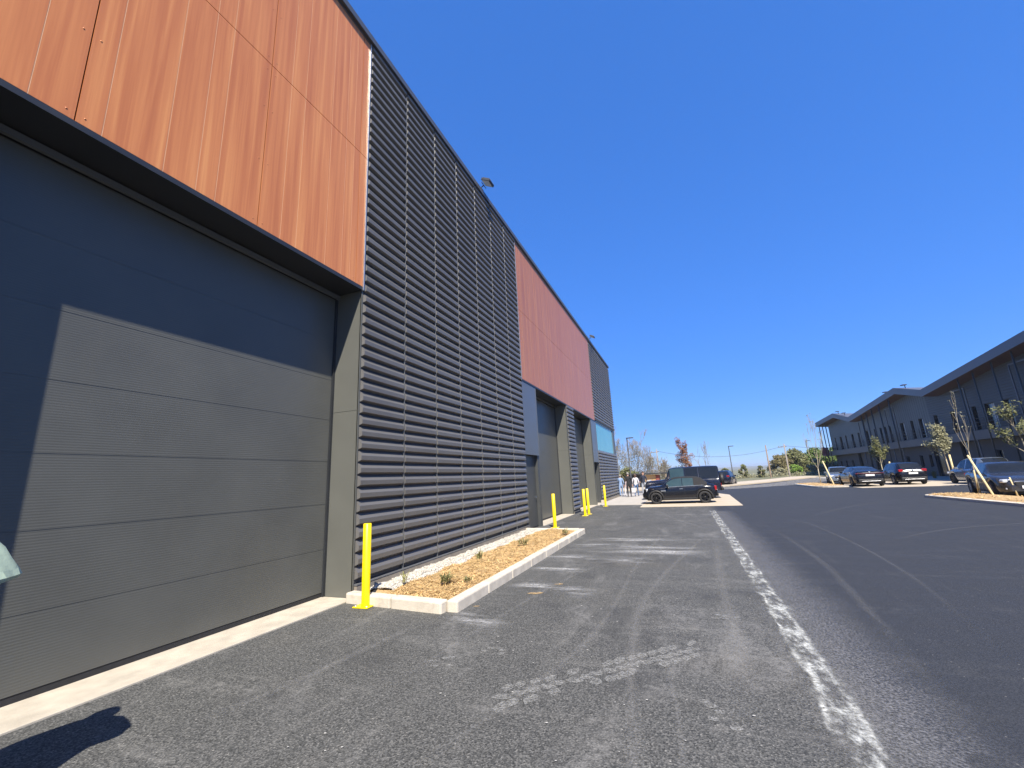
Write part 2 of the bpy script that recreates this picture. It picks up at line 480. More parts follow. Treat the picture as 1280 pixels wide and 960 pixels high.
# chalk line between the two asphalt lanes
line = smooth_path([(5.78, 1.2), (5.85, 3.3), (5.89, 5.2), (5.91, 7.7), (5.94, 12), (5.97, 20.9)], 8)
line = smooth_path(line, 4)
mb = MB(); strip_mesh(mb, [(x+.30, y) for x, y in line], 1.2, .004)
tag(mb.build('chalk_haze_marking', decal('chalk_spray', (.30, .30, .31), .66, 2, 55, .36, .80, .5, softend=.04)), kind='structure')
from mathutils import noise as mn
mb = MB(); strip_mesh(mb, [(x+.02*mn.noise((2, y*1.5, 0)), y) for x, y in line], [.30+.10*mn.noise((7, y*1.3, 0)) for x, y in line], .008)
tag(mb.build('chalk_line_marking', decal('chalk_film', (.52, .535, .51), .95, 4, 30, .24, .62, .42, softend=.03, streak=(7, 3.5, 1))), kind='structure')
mb = MB()
for off, w, sd in ((-.095, .075, 1), (.075, .065, 5)):
    strip_mesh(mb, [(x+off+.045*mn.noise((sd, y*1.7, 0))+.025*mn.noise((sd, y*5, 0)), y) for x, y in line], [max(.02, w*(1+.9*mn.noise((sd+9, y*2.3, 0)))) for x, y in line], .012)
tag(mb.build('chalk_edge_marking', decal('chalk_edges', (.62, .63, .59), .95, 9, 40, .30, .62, .5, softend=.02, streak=(4, 2.2, 1))), kind='structure')

# tyre tracks of pale dust
mb = MB()
tracks = [([(4.45, 1.6), (4.55, 2.96), (4.38, 4.4), (4.31, 6.1), (4.50, 8.0), (4.95, 10.6), (5.33, 12.9)], .12),
          ([(4.75, 1.8), (4.82, 3.2), (4.68, 4.6)], .06),
          ([(6.25, 2.6), (6.62, 4.67), (6.98, 7.8), (7.14, 9.9), (7.2, 15)], .17),
          ([(1.4, 2.6), (1.6, 3.6), (1.75, 4.9)], .13),
          ([(2.45, 3.4), (2.6, 5.0), (2.9, 7.2), (3.4, 9.2)], .09),
          ([(5.25, 3.6), (5.35, 5.5), (5.36, 7.1), (5.55, 12)], .2),
          ([(8.5, 11.5), (11.5, 14.5), (17, 16.8)], .16), ([(8.4, 17), (11.5, 22), (15, 25.2)], .2), ([(9.5, 6.5), (12, 9.5), (16, 11.5)], .12), ([(7.4, 5.2), (8.0, 8.5), (8.3, 12.5), (8.3, 18)], .10), ([(3.2, 2.2), (3.9, 5), (4.0, 9), (4.3, 14)], .10), ([(5.6, 14), (4.4, 18), (3.4, 23)], .16)]
for p, w in tracks:
    if p[0][0] > 5.9: strip_mesh(mb, smooth_path(p, 8), w, .004)
tag(mb.build('tyre_track_marking', decal('track_dust', (.21, .21, .205), .42, 3, 60, .36, .78, .5, softend=.35)), kind='structure')

mb = MB()
for p, w in tracks:
    if p[0][0] <= 5.9: strip_mesh(mb, smooth_path(p, 8), w*1.15, .004)
tag(mb.build('tyre_track_marking', decal('lane_track_dust', (.30, .295, .285), .36, 3, 50, .34, .76, .5, softend=.15)), kind='structure')

# chalky spill by the planter end, streaked across the lane, and smaller films
mb = MB()
mb_sp = [((1.9, 11.1), (5.5, 10.3), 1.7), ((1.75, 9.6), (4.4, 9.2), 1.0), ((2.1, 7.2), (3.7, 6.6), .9), ((2.0, 8.4), (3.3, 8.2), .5), ((2.3, 12.3), (5.0, 12.0), .8), ((1.9, 5.4), (2.9, 5.0), .5)]
for a, b, w in mb_sp: strip_mesh(mb, [a, ((a[0]+b[0])/2, (a[1]+b[1])/2), b], w, .005)
tag(mb.build('dust_spill_marking', decal('spill_dust', (.46, .46, .455), 1.0, 2.5, 26, .24, .62, .5, streak=(.45, 1.9, 1), softend=.3)), kind='structure')

# tread prints left by a machine
random.seed(5)
mb = MB()
for k in range(17):
    t = k/16
    for row in range(3):
        if random.random() < .05 + .35*t*(row != 1): continue
        cx = 3.50 + 1.42*t + (row-1)*-.02; cy = 3.52 + 1.35*t + (row-1)*.15
        cx += random.uniform(-.02, .02)
        a = RAD((70, 10, 70)[row]) + random.uniform(-.2, .2)
        L, W = random.uniform(.075, .11), random.uniform(.045, .06)
        ca, sa = math.cos(a), math.sin(a)
        q = [(-L, -W*.6), (L*.3, -W), (L, -W*.1), (L*.8, W), (-L*.5, W)]
        q = [(cx+(x*ca-y*sa)*.82, cy+(x*sa+y*ca)*.82) for x, y in q]
        i = mb.add([(x, y, .006) for x, y in q]); mb.face(range(i, i+5), 0, False, [(.5, .5)]*5)
for cx, cy, n in ((5.05, 3.7, 5), (5.25, 5.9, 5), (3.05, 4.3, 5), (2.7, 4.0, 5)):
    for j in range(n):
        x, y = cx+random.uniform(-.16, .16), cy+random.uniform(-.16, .16)
        i = mb.add([(x+.05*math.cos(q*1.05)*random.uniform(.6, 1.2), y+.035*math.sin(q*1.05)*random.uniform(.6, 1.2), .006) for q in range(6)])
        mb.face(range(i, i+6), 0, False, [(.5, .5)]*6)
tag(mb.build('tread_print_marking', decal('tread_dust', (.32, .32, .305), .72, 20, 70, .38, .68, .45, softend=.01)), kind='structure')

# little drips of white and tan
mb = MB(); random.seed(11)
for k in range(90):
    x, y = random.uniform(2.2, 5.8), 2.4 + 9*random.random()**1.6
    r = random.uniform(.004, .012)*(1 if random.random() < .93 else 1.8)
    i = mb.add([(x+r*math.cos(q)*random.uniform(.6, 1.5), y+r*math.sin(q)*random.uniform(.5, 1), .009) for q in [j*math.pi/3.5 for j in range(7)]])
    mb.face(range(i, i+7), 0)
tag(mb.build('chalk_drip_speckle', pm('drip_white', (.40, .39, .36), .9, 0, .2, 30)), kind='stuff')
mb = MB()
for x, y, L in ((2.75, 6.55, .12), (2.15, 5.75, .05), (2.95, 7.15, .07)):
    i = mb.add([(x+L*math.cos(q)*random.uniform(.6, 1.2), y+L*.55*math.sin(q)*random.uniform(.6, 1.1)+L*.3*math.cos(q), .010) for q in [j*math.pi/5 for j in range(10)]])
    mb.face(range(i, i+10), 0, False, [(.5, .5)]*10)
tag(mb.build('mud_smear_marking', decal('mud', (.46, .31, .14), .7, 12, 30, .36, .55, .45, softend=.01)), kind='structure')

# paving slab the two black cars stand on, and the concrete strip by the wall end
mb = MB(); mb.prism([(2.7, 23.75), (7.45, 23.45), (7.75, 33.5), (6.4, 39.5), (2.6, 39.5)], -.06, .02)
tag(mb.build('pale_pavement', M['pave'], bevel=.008), kind='structure')
mb = MB(); mb.prism([(.02, 26.0), (2.68, 25.55), (2.58, 39.5), (-4, 43), (-4, 36.9), (.02, 36.9)], -.06, .03)
tag(mb.build('concrete_path', pm('path_concrete', (.36, .335, .30), .9, 0, .1, 1.5, bump=.2), bevel=.008), kind='structure')
# far pavement at the road bend
mb = MB(); mb.prism([(-14, 47), (4, 47.2), (9.25, 50.3), (14.2, 58), (20.6, 70.5), (24, 76), (22.2, 84), (15.5, 69.5), (10.3, 61), (4, 57), (-14, 56)], -.06, .12)
tag(mb.build('far_pavement', M['pave']), kind='structure')
mb = MB(); mb.quad((-30, 75, .1), (70, 75, .1), (80, 140, .3), (-60, 140, .3)); mb.quad((-60, 140, .3), (80, 140, .3), (400, 900, -.1), (-400, 900, -.1))
mb.quad((-30, 57, .06), (13, 63, .06), (24, 75.1, .09), (-30, 75.1, .09))
tag(mb.build('terrain', M['field']), kind='structure')
# pale older tarmac ahead of the bend
mb = MB()
strip_mesh(mb, smooth_path([(-4, 44), (6, 45.2), (10.2, 47.2), (14.5, 52), (18.5, 60), (22, 70)], 6), [5.2]*31, .004)
tag(mb.build('road_patch', decal('pale_tarmac', (.26, .25, .235), .62, .6, 3, .2, .6, .12, softend=.02)), kind='structure')
# parking bays in front of the far building
mb = MB(); mb.prism([(16.4, 37.2), (27.2, 34.9), (27.2, 50.5), (16.6, 48)], -.06, .012)
tag(mb.build('parking_pavement', M['pave']), kind='structure')
mb = MB(); mb.prism([(24.6, 34), (29, 34), (29, 92), (21, 92), (21.5, 51.5), (24.6, 50.6)], -.06, .03)
tag(mb.build('footpath', pm('footpath', (.30, .28, .24), .9, 0, .15, .6)), kind='structure')

# hills on the horizon
mb = MB(); random.seed(3)
for R0, hh, sd in ((1700, 5, 1), (2700, 17, 2), (4200, 34, 3)):
    random.seed(sd); ph = [random.uniform(0, 6.3) for _ in range(6)]
    n = 90; rows = []
    for i in range(n+1):
        a = -1.15 + 2.3*i/n
        z = hh*(.62+.22*math.sin(3.1*a+ph[0])+.12*math.sin(8*a+ph[1])+.05*math.sin(21*a+ph[2]))
        rows.append(mb.add([((R0-200)*math.sin(a), (R0-200)*math.cos(a), -2), (R0*math.sin(a), R0*math.cos(a), z), ((R0+350)*math.sin(a), (R0+350)*math.cos(a), -2)]))
    for a, b in zip(rows, rows[1:]):
        mb.face((a, b, b+1, a+1), 0, True); mb.face((a+1, b+1, b+2, a+2), 0, True)
tag(mb.build('hills', M['field']), kind='structure')

# ------------------------------------------------------------------ WORKSHOP BUILDING (left)
B = thing('workshop_building', 'long dark workshop hall with orange timber panels, black louvres and tall grey sectional doors', 'building', (0, 0, 0))
TOP = 10.86
core = MB()
core.box(-22, -.62, -14, 36.5, -.1, 10.7)
core.box(-.62, 0, -.6, .98, 0, 5.2)             # wall left of the first door
core.box(-.62, -.01, 5.72, 14.0, 0, TOP-.1)     # behind first louvres
core.box(-.62, 0, 13.98, 14.1, 0, 2.56)
core.box(-.62, -.02, 13.99, 15.64, 2.56, 5.2)
core.box(-.62, -.02, 15.44, 15.64, 0, 2.56)
core.box(-.62, -.01, 20.31, 21.84, 0, 5.2)
core.box(-.62, -.02, 26.28, 28.1, 2.56, 5.2)
core.box(-.62, -.02, 26.28, 26.5, 0, 2.56)
core.box(-.62, -.02, 27.86, 28.05, 0, 2.56)
core.box(-.62, -.02, 28.05, 36.5, 0, 3.3)
core.box(-.62, -.01, 27.9, 36.5, 5.32, TOP-.1)
core.box(-.62, -.02, 35.35, 36.5, 3.3, 5.32)
core.box(-.62, -.01, -14, -.6, 0, TOP-.1)
core.build('wall', M['anth'], B)
mb = MB(); mb.box(-.02, .035, -.6, 36.45, TOP-.06, TOP); mb.box(-22.1, .085, -14.1, 36.62, TOP, TOP+.16); mb.box(.0, .10, -14.1, 36.64, TOP-.02, TOP+.04)
mb.build('roof_coping', M['coping'], B, bevel=.006)

# timber cladding
def cladding(y0, y1, lines, darks, zj, seed, tm='timber'):
    """boards as separate slabs with open joints (backed by a dark sheet)"""
    random.seed(seed)
    ys = sorted([(y, 'l') for y in lines] + [(y, 'd') for y in darks])
    edges = [(y0, 'e')] + ys + [(y1, 'e')]
    mb = MB()
    mb.box(-.60, -.006, y0, y1, 5.26, TOP-.07, 2)
    for (za, zb) in ((5.262, zj-.006), (zj+.006, TOP-.065)):
        for (ya, ta), (yb, tb) in zip(edges, edges[1:]):
            ga = {'l': .005, 'd': .006, 'e': 0}[ta]; gb = {'l': .005, 'd': .006, 'e': 0}[tb]
            mb.box(-.004, .028, ya+ga, yb-gb, za, zb, 0)
        for y, t in ys:
            if t == 'l': mb.box(-.004, .0262, y-.0046, y+.0034, za, zb, 1)
        # rivets in pairs beside the open joints
    for y in [y for y, t in ys if t == 'd']:
        for s in (-.07, .07):
            for z in (5.34, 6.3, 7.2, 7.86, 8.1, 9.0, 9.9, 10.6):
                mb.lathe([(.009, 0), (.008, .003), (0, .005)], 8, Matrix.Translation((.028, y+s, z)) @ Matrix.Rotation(RAD(90), 4, 'Y'), 0)
    o = mb.build('timber_cladding', [M[tm], M['groove'], M['groove_dark']], B)
    return o
cladding(-.6, 5.70, [.12, .45, .83, 1.02, 1.36, 1.89, 2.44, 2.79, 3.02, 3.96, 4.23, 4.80, 5.16, 5.36], [-.24, 1.68, 3.60, 5.52], 7.99, 1)
ln = []; dk = []
y = 14.25
while y < 27.6:
    dk.append(round(y, 2))
    for o_ in (.21, .76, 1.11, 1.34): 
        if y+o_ < 27.6: ln.append(round(y+o_+random.Random(y).uniform(-.03, .03), 2))
    y += 1.92
cladding(14.02, 27.82, ln, dk, 7.97, 2, 'timber_red')
for a, b in ((-.6, 5.70), (14.02, 27.82)):
    mb = MB(); mb.box(-.58, .034, a, b, 5.19, 5.255); mb.build('soffit', M['anth_dark'], B)
for a, b in ((.98, 5.70), (15.64, 20.29)):
    mb = MB(); mb.box(-.52, -.47, a, b, 5.10, 5.17); mb.build('door_header', M['greypanel'], B)
for a, b in ((5.704, 5.728), (14.0, 14.018)):
    mb = MB(); mb.box(-.01, .05, a, b, 5.19, TOP-.05); mb.build('edge_trim', M['alu'], B)

# louvre cladding: mitred trapezoid slats bay by bay on a dark back sheet
def louvre(y0, y1, z0, z1, posts, pitch=.2045, extra=None):
    mb = MB()
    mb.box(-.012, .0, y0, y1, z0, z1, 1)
    edges = [y0] + list(posts) + [y1]
    n = int(round((z1-z0-.03)/pitch))
    for (a, b) in zip(edges, edges[1:]):
        a += .010; b -= .010
        for k in range(n):
            zb = z0 + .03 + k*pitch
            # profile (x, z) from underside root to top root
            pr = [(.001, zb+.020), (.054, zb+.046), (.060, zb+.052), (.060, zb+.120), (.0585, zb+.1255), (.056, zb+.1295), (.006, zb+.197)]
            ins = [0, .020, .021, .021, .021, .019, 0]
            L = mb.add([(x, a+i, z) for (x, z), i in zip(pr, ins)])
            Rr = mb.add([(x, b-i, z) for (x, z), i in zip(pr, ins)])
            for q in range(6):
                mb.face((L+q, Rr+q, Rr+q+1, L+q+1), 0)
            mb.face([L+q for q in range(7)], 0); mb.face([Rr+q for q in range(7)][::-1], 0)
    o = mb.build('louvre_cladding', [M['anth_lou'], M['anth_back']], B)
    for p in posts:
        s = MB(); s.box(.0, .050, p-.004, p+.004, z0-.01, z1)
        s.build('joint_strip', M['strip'], o)
    s = MB(); s.box(.0, .070, y0, y1, z0-.03, z0-.012)
    s.build('drip_rail', M['strip'], o)
    return o
louvre(5.74, 13.98, .22, TOP-.07, [6.98, 8.18, 9.33, 10.50, 11.66, 12.84])
louvre(20.42, 21.80, .12, 5.19, [])
louvre(27.86, 36.5, 5.36, TOP-.07, [29.0, 30.15, 31.3, 32.45, 33.6, 34.75, 35.9])
louvre(28.06, 36.5, .24, 3.28, [29.0, 30.15, 31.3, 32.45, 33.6, 34.75, 35.9])
louvre(-13.9, -.62, .22, TOP-.07, [-12, -10.8, -9.6, -8.4, -7.2, -6, -4.8, -3.6, -2.4, -1.3])
for bx in ((-.012, .03, -13.9, -.62, -.02, .18), (-.012, .064, 5.75, 13.98, -.02, .182), (-.022, .064, 28.06, 36.52, -.02, .202), (-.022, .03, 20.42, 21.8, -.02, .085)):
    mb = MB(); mb.box(*bx); mb.build('plinth', M['plinth'], B)

# sectional doors
def sect_door(y0, y1, seams=(0.085, .74, 1.45, 2.15, 2.86, 3.57, 4.28, 5.10)):
    mb = MB()
    mb.box(-.615, -.585, y0-.02, y1+.02, 0, 5.2, 1)
    for a, b in zip(seams, seams[1:]):
        mb.box(-.60, -.56, y0+.06, y1-.06, a+.001, b-.003, 0)
        # rolled lip under each seam catches the light
        mb.box(-.60, -.5575, y0+.06, y1-.06, b-.0025, b+.0008, 0)
    d = mb.build('sectional_door', [M['door'], M['anth_dark']], B)
    s = MB(); s.box(-.60, -.566, y0+.05, y1-.05, .018, .082); s.build('bottom_seal', M['rubber'], d)
    for yy in (y0+.028, y1-.028):
        s = MB(); s.box(-.61, -.53, yy-.03, yy+.03, 0, 5.18); s.build('guide_rail', M['anth_dark'], d)
    return d
d1 = sect_door(.98, 5.72)
sect_door(15.64, 20.31); sect_door(21.84, 26.28)
# smooth jamb linings seen edge-on, with a butt joint and rivets
for y in (5.72, 20.31, 26.28):
    mb = MB()
    mb.box(-.55, .004, y-.012, y-.002, .0, 2.98); mb.box(-.55, .004, y-.012, y-.002, 2.986, 5.19)
    mb.box(-.012, .012, y-.012, y+.02 if y < 6 else y+.10, .0, 5.19)
    for xx in (-.06, -.22, -.38, -.5):
        for zz in (2.94, 3.03): mb.lathe([(.008, 0), (0, .005)], 6, Matrix.Translation((xx, y-.012, zz)) @ Matrix.Rotation(RAD(90), 4, 'X'), 0)
    mb.build('door_jamb', pm('jamb_paint', (.105, .106, .092), .42, 0, .06, 1.2), B)
# sills
for a, b in ((.98, 5.70), (15.64, 20.30), (21.84, 26.27)):
    mb = MB(); mb.box(-.62, .05, a, b, -.05, .018); mb.build('door_sill', M['conc'], B, bevel=.006)
mb = MB(); mb.box(-.3, .12, 26.3, 28.0, -.05, .05); mb.box(-.02, .26, 27.72, 27.95, -.05, .2); mb.build('door_step', M['conc'], B, bevel=.01)
# service doors under flat panels
for a, b, dx in ((14.10, 15.44, .17), (26.50, 27.86, 0)):
    mb = MB(); mb.box(-.36+dx, -.30+dx, a, b, .03, 2.56); mb.box(-.30+dx, -.292+dx, a+.05, b-.05, .05, 2.1, 0)
    d = mb.build('service_door', M['anth'], B)
    s = MB(); s.tube([(-.29+dx, b-.16, 1.05), (-.23+dx, b-.16, 1.05), (-.23+dx, b-.30, 1.05)], .013, 8); s.lathe([(.03, 0), (.03, .012), (0, .012)], 12, Matrix.Translation((-.292+dx, b-.16, 1.05)) @ Matrix.Rotation(RAD(90), 4, 'Y'))
    s.build('handle', M['chrome'], d)
for a, b in ((14.02, 15.60), (26.40, 28.06)):
    mb = MB(); mb.box(-.018, .018, a, b, 2.57, 5.185)
    mb.box(-.018, .026, a, a+.03, 2.55, 5.185); mb.box(-.018, .026, b-.03, b, 2.55, 5.185); mb.box(-.018, .026, a+.031, b-.031, 2.55, 2.58)
    mb.build('infill_panel', M['greypanel'], B)
# glass band
mb = MB(); mb.box(-.05, .015, 28.1, 35.35, 3.3, 3.36); mb.box(-.05, .015, 28.1, 35.35, 5.22, 5.30)
for y in (28.1, 35.3): mb.box(-.049, .012, y-.03, y+.03, 3.36, 5.22)
wb = mb.build('window', M['greypanel'], B)
mb = MB(); mb.box(-.10, -.03, 28.1, 35.35, 3.34, 5.24); mb.build('pane', M['teal'], wb)

# roof-edge floodlights (stand on the coping: things of their own)
def flood(y, label):
    t = thing('floodlight', label, 'floodlight', (.03, y, TOP+.16), 0, 'floodlights on the workshop roof edge')
    mb = MB(); mb.box(-.10, .06, -.06, .06, 0, .012); mb.tube([(0, 0, 0), (0, 0, .10), (.10, 0, .15)], .018, 8)
    mb.tube([(.10, -.17, .15), (.10, .17, .15)], .012, 8); mb.build('bracket', M['pole_dark'], t)
    R_ = Matrix.Translation((.24, 0, .21)) @ Matrix.Rotation(RAD(28), 4, 'Y')
    mb = MB(); mb.obox(R_, .32, .36, .07)
    for k in range(6): mb.obox(R_ @ Matrix.Translation((0, -.15+.06*k, .05)), .28, .012, .035)
    h = mb.build('lamp_housing', M['pole_dark'], t, bevel=.006)
    mb = MB(); mb.obox(R_ @ Matrix.Translation((0, 0, -.037)), .27, .31, .006); mb.build('lamp_glass', pm('lamp_glass', (.55, .55, .48), .25, 0, .05, 5), h)
flood(11.1, 'grey square floodlight on the roof edge above the big black louvre wall')
flood(28.5, 'small floodlight on the roof edge above the end of the timber panels')

# ------------------------------------------------------------------ PLANTER BED by the wall
P = thing('kerbed_planter', 'narrow kerbed planting bed with straw mulch and white pebbles along the louvre wall', 'planter', (0, 0, 0))
mb = MB(); random.seed(8)
def kerbline(mb, a, b, w, h, unit=1.0, gap=.012):
    a = Vector((*a, 0)); b = Vector((*b, 0)); L = (b-a).length; n = max(1, round(L/unit)); t = (b-a)/L
    ang = math.atan2(t.y, t.x)
    for k in range(n):
        c = a + t*(L*(k+.5)/n); jz = random.uniform(-.004, .004)
        R_ = Matrix.Translation((c.x, c.y, h/2-.05+jz)) @ Matrix.Rotation(ang+random.uniform(-.003, .003), 4, 'Z')
        mb.obox(R_, L/n-gap, w, h+.1)
kerbline(mb, (1.93, 5.44), (1.93, 13.5), .17, .15)
kerbline(mb, (.06, 5.60), (1.84, 5.42), .17, .15, .9)
kerbline(mb, (.06, 13.60), (1.84, 13.46), .17, .15, .9)
mb.build('kerb', M['kerb'], P, bevel=.025)
mb = MB(); mb.box(1.86, 2.0, 5.5, 13.5, -.05, .125); mb.build('kerb_mortar', pm('mortar', (.62, .60, .55), .9), P)
# soil surface, mulch height field
def hfield(mb, x0, x1, y0, y1, nx, ny, zf, m=0):
    r = [[mb.add([(x0+(x1-x0)*i/nx, y0+(y1-y0)*j/ny, zf(x0+(x1-x0)*i/nx, y0+(y1-y0)*j/ny))]) for i in range(nx+1)] for j in range(ny+1)]
    for j in range(ny):
        for i in range(nx): mb.face((r[j][i], r[j][i+1], r[j+1][i+1], r[j+1][i]), m, True)
from mathutils import noise as mn
zf = lambda x, y: .082+.05*mn.noise((x*2.2, y*2.2, 0))+.025*mn.noise((x*9, y*9, 3))+.04*math.sin(min(1, max(0, (x-.4)/1.5))*math.pi)
mb = MB(); hfield(mb, .30, 1.87, 5.5, 13.5, 24, 110, zf); mb.build('mulch', M['mulch'], P)
zg = lambda x, y: .085+.03*mn.noise((x*5, y*5, 7))+.16*max(0, x-.12)*(1-max(0, x-.45)*2)
mb = MB(); hfield(mb, .03, .62, 5.95, 13.45, 14, 120, lambda x, y: zg(x, y) - (.12 if x > .58 else 0)); gv = mb.build('gravel', M['gravel'], P)
random.seed(21)
mb = MB()
for k in range(6500):
    y = 5.95+7.5*random.random()**1.35; x = random.uniform(.04, .52+.09*mn.noise((y*2, 0, 0)))
    r = random.uniform(.014, .034); z = zg(x, y)+r*.3
    q = Matrix.Translation((x, y, z)) @ Matrix.Rotation(random.uniform(0, 6), 4, 'Z') @ Matrix.Rotation(random.uniform(-.6, .6), 4, 'X')
    s = [(r, 0, 0), (0, r*.8, 0), (-r, 0, 0), (0, -r*.8, 0), (0, 0, r*.6), (0, 0, -r*.6)]
    i = mb.add([q @ Vector(p) for p in s])
    for f in ((0, 1, 4), (1, 2, 4), (2, 3, 4), (3, 0, 4), (1, 0, 5), (2, 1, 5), (3, 2, 5), (0, 3, 5)): mb.face([i+j for j in f], 0, True)
tag(mb.build('pebbles', M['pebble'], P), kind='stuff')
mb = MB()
for k in range(6500):
    y = 5.55+7.9*random.random()**1.3; x = random.uniform(.57, 1.84)
    L = random.uniform(.02, .07); w = random.uniform(.003, .007); a = random.uniform(0, 6.3); e = random.uniform(-.25, .5)
    z = zf(x, y)+.012
    d = Vector((math.cos(a)*math.cos(e), math.sin(a)*math.cos(e), math.sin(e)))*L; n = Vector((-math.sin(a), math.cos(a), 0))*w
    c = Vector((x, y, z)); mb.quad(c-d-n, c+d-n, c+d+n, c-d+n)
tag(mb.build('straw', M['straw'], P), kind='stuff')

def weed(x, y, z, n, h, spread, label, mat='weed', seed=0, group=None, parent=None):
    random.seed(seed); mb = MB()
    for k in range(n):
        a = random.uniform(0, 6.3); l = random.uniform(.5, 1)*h; s = random.uniform(.2, 1)*spread; b = Vector((random.uniform(-.3, .3)*spread, random.uniform(-.3, .3)*spread, 0))
        w = random.uniform(.006, .012)*(h/.2)**.5; side = Vector((-math.sin(a), math.cos(a), 0))*w
        p1 = b+Vector((math.cos(a)*s*.45, math.sin(a)*s*.45, l*.7)); p2 = b+Vector((math.cos(a)*s, math.sin(a)*s, l*random.uniform(.55, 1.05)))
        i = mb.add([b-side*.6, b+side*.6, p1+side, p1-side, p2]); mb.face((i, i+1, i+2, i+3)); mb.face((i+3, i+2, i+4))
    o = mb.build('weed', M[mat]); o.location = (x, y, z)
    tag(o, label, 'weed', group); return o
wl = 'weeds in the planter bed'
weed(1.30, 6.35, .16, 60, .17, .2, 'largest green weed tuft at the near end of the planter bed', seed=1, group=wl)
weed(.62, 6.2, .16, 14, .2, .12, 'thin grassy weed among white pebbles at the near planter end', seed=2, group=wl)
weed(1.62, 6.5, .15, 26, .11, .14, 'low weed tuft close to the kerb at the near planter end', seed=3, group=wl)
weed(.95, 8.3, .16, 26, .2, .16, 'grassy weed beside the pebbles midway along the planter bed', seed=4, group=wl)
weed(1.2, 10.2, .16, 34, .2, .25, 'sparse grassy weed in the far half of the planter bed', seed=5, group=wl)
weed(1.7, 12.3, .15, 34, .17, .22, 'green weed by the kerb at the far end of the planter bed', seed=6, group=wl)

# ------------------------------------------------------------------ BOLLARDS
def bollard():
    t = thing('bollard', None, 'bollard', (0, 0, 0))
    mb = MB(); mb.lathe([(.0, 1.15), (.052, 1.15), (.060, 1.143), (.060, .012)], 28)
    mb.build('post', M['yellow'], t)
    mb = MB(); mb.box(-.13, .13, -.13, .13, .0, .014); b = mb.build('base_plate', M['yellow'], t, bevel=.003)
    for sx in (-.095, .095):
        for sy in (-.095, .095):
            mb = MB(); mb.lathe([(.014, .014), (.014, .026), (0, .026)], 6, Matrix.Translation((sx, sy, 0))); mb.build('anchor_bolt', M['alu'], b)
    return t
b0 = bollard()
for i, (x, y, lab) in enumerate(((.50, 5.44, 'tall yellow steel bollard nearest the camera, in front of the planter kerb'),
        (.64, 14.95, 'yellow bollard just beyond the far end of the planter, by the grey panel'),
        (.76, 19.35, 'nearer bollard of the close yellow pair in front of the narrow louvre strip'),
        (.76, 20.15, 'farther bollard of the close yellow pair, before the third tall door'),
        (.70, 25.1, 'last yellow bollard, beside the second service door and the pale paving'))):
    o = b0 if i == 0 else copy_tree(b0)
    o.location = (x, y, .004); o.rotation_euler[2] = random.uniform(-.05, .05)
    tag(o, lab, 'bollard', 'yellow bollards along the workshop')

# ------------------------------------------------------------------ OFFICE BUILDING (right)
O = thing('office_building', 'dark two-storey office building with zigzag roof and thin steel columns', 'building', (0, 0, 0))
Y0, Y1 = 14.0, 86.6
XW, XL, XE = 28.7, 28.95, 27.5
ridge = [(88.9, 8.95), (79.0, 9.42), (72.9, 8.12), (57.9, 9.56), (52.6, 8.40), (38.1, 9.86), (32.8, 8.5), (18.5, 9.95), (13.2, 8.6)]
# upper windows first: the walls keep clear of nothing, windows are boxed recesses in front panels
up = [(86.5, 87.6), (84.1, 84.6), (81.2, 82.2), (79.1, 79.7), (76.2, 77.1), (73.9, 74.5), (70.7, 71.6), (68.2, 68.8), (66.5, 67.1), (65.2, 65.8), (64.0, 64.5),
      (60.5, 61.5), (58.5, 59.1), (56.4, 57.3), (53.6, 54.3), (50.5, 51.4), (47.6, 48.2), (45.3, 46.5), (43.5, 44.2), (39.5, 40.6), (36.2, 37.0), (32, 33.3), (28, 28.7), (23.5, 24.6), (19.5, 20.2)]
up = [(max(a, Y0+1), min(b, Y1-.4)) for a, b in up if b > Y0+2]
lowr = [(84.4, 85.1), (81.9, 82.5), (79.1, 79.9), (61.8, 62.6), (58.9, 59.6), (57.1, 57.7), (46.4, 47.1), (41.0, 41.8), (37, 37.7), (31, 31.7)]
doors = [(75.6, 76.9), (69.5, 71.2), (55.0, 56.6), (50.7, 51.8), (34, 35.2), (26, 27.2)]
def wall_with_holes(mb, x0, x1, ya, yb, za, zb, holes, m=0):
    """wall slab on the x axis with rectangular holes that share one z-range list"""
    hs = sorted(holes)
    y = ya
    for (a, b, c, d) in hs:
        mb.box(x0, x1, y, a, za, zb, m)
        if c > za: mb.box(x0, x1, a, b, za, c, m)
        if d < zb: mb.box(x0, x1, a, b, d, zb, m)
        y = b
    mb.box(x0, x1, y, yb, za, zb, m)
def zroof(y):
    for (a, za), (b, zb) in zip(ridge, ridge[1:]):
        if b <= y <= a: return za+(zb-za)*(a-y)/(a-b)
    return 8.6
uph = [(a, b, 3.95, 5.92) for a, b in up]
mb = MB(); wall_with_holes(mb, XW, XW+.3, Y0, 46.0, 3.9, 7.3, [h for h in uph if h[1] < 45.9]);
mb.box(XW, XW+.3, 46.0, 46.0001, 3.9, 7.3)
# upper wall: far stretch has standing seams, near stretch horizontal profile
mb = MB(); wall_with_holes(mb, XW, XW+.3, 55.0, Y1, 3.9, 7.25, [h for h in uph if h[0] > 55]); 
def gable(mb, ya, yb):
    ys = sorted({ya, yb, *[y for y, z in ridge if ya < y < yb]})
    for a, b in zip(ys, ys[1:]):
        i = mb.add([(XW, a, 7.25), (XW, b, 7.25), (XW, b, zroof(b)-.3), (XW, a, zroof(a)-.3)]); mb.face((i, i+1, i+2, i+3))
gable(mb, 55.0, Y1)
mb.box(XW+.31, 43.5, Y1-.02, Y1, 0, 6.6)
w1 = mb.build('upper_wall', M['seam_v'], O)
mb = MB(); wall_with_holes(mb, XW, XW+.3, Y0, 54.998, 3.9, 7.25, [h for h in uph if h[0] < 55]); gable(mb, Y0, 54.998)
w2 = mb.build('upper_wall', M['seam_h'], O)
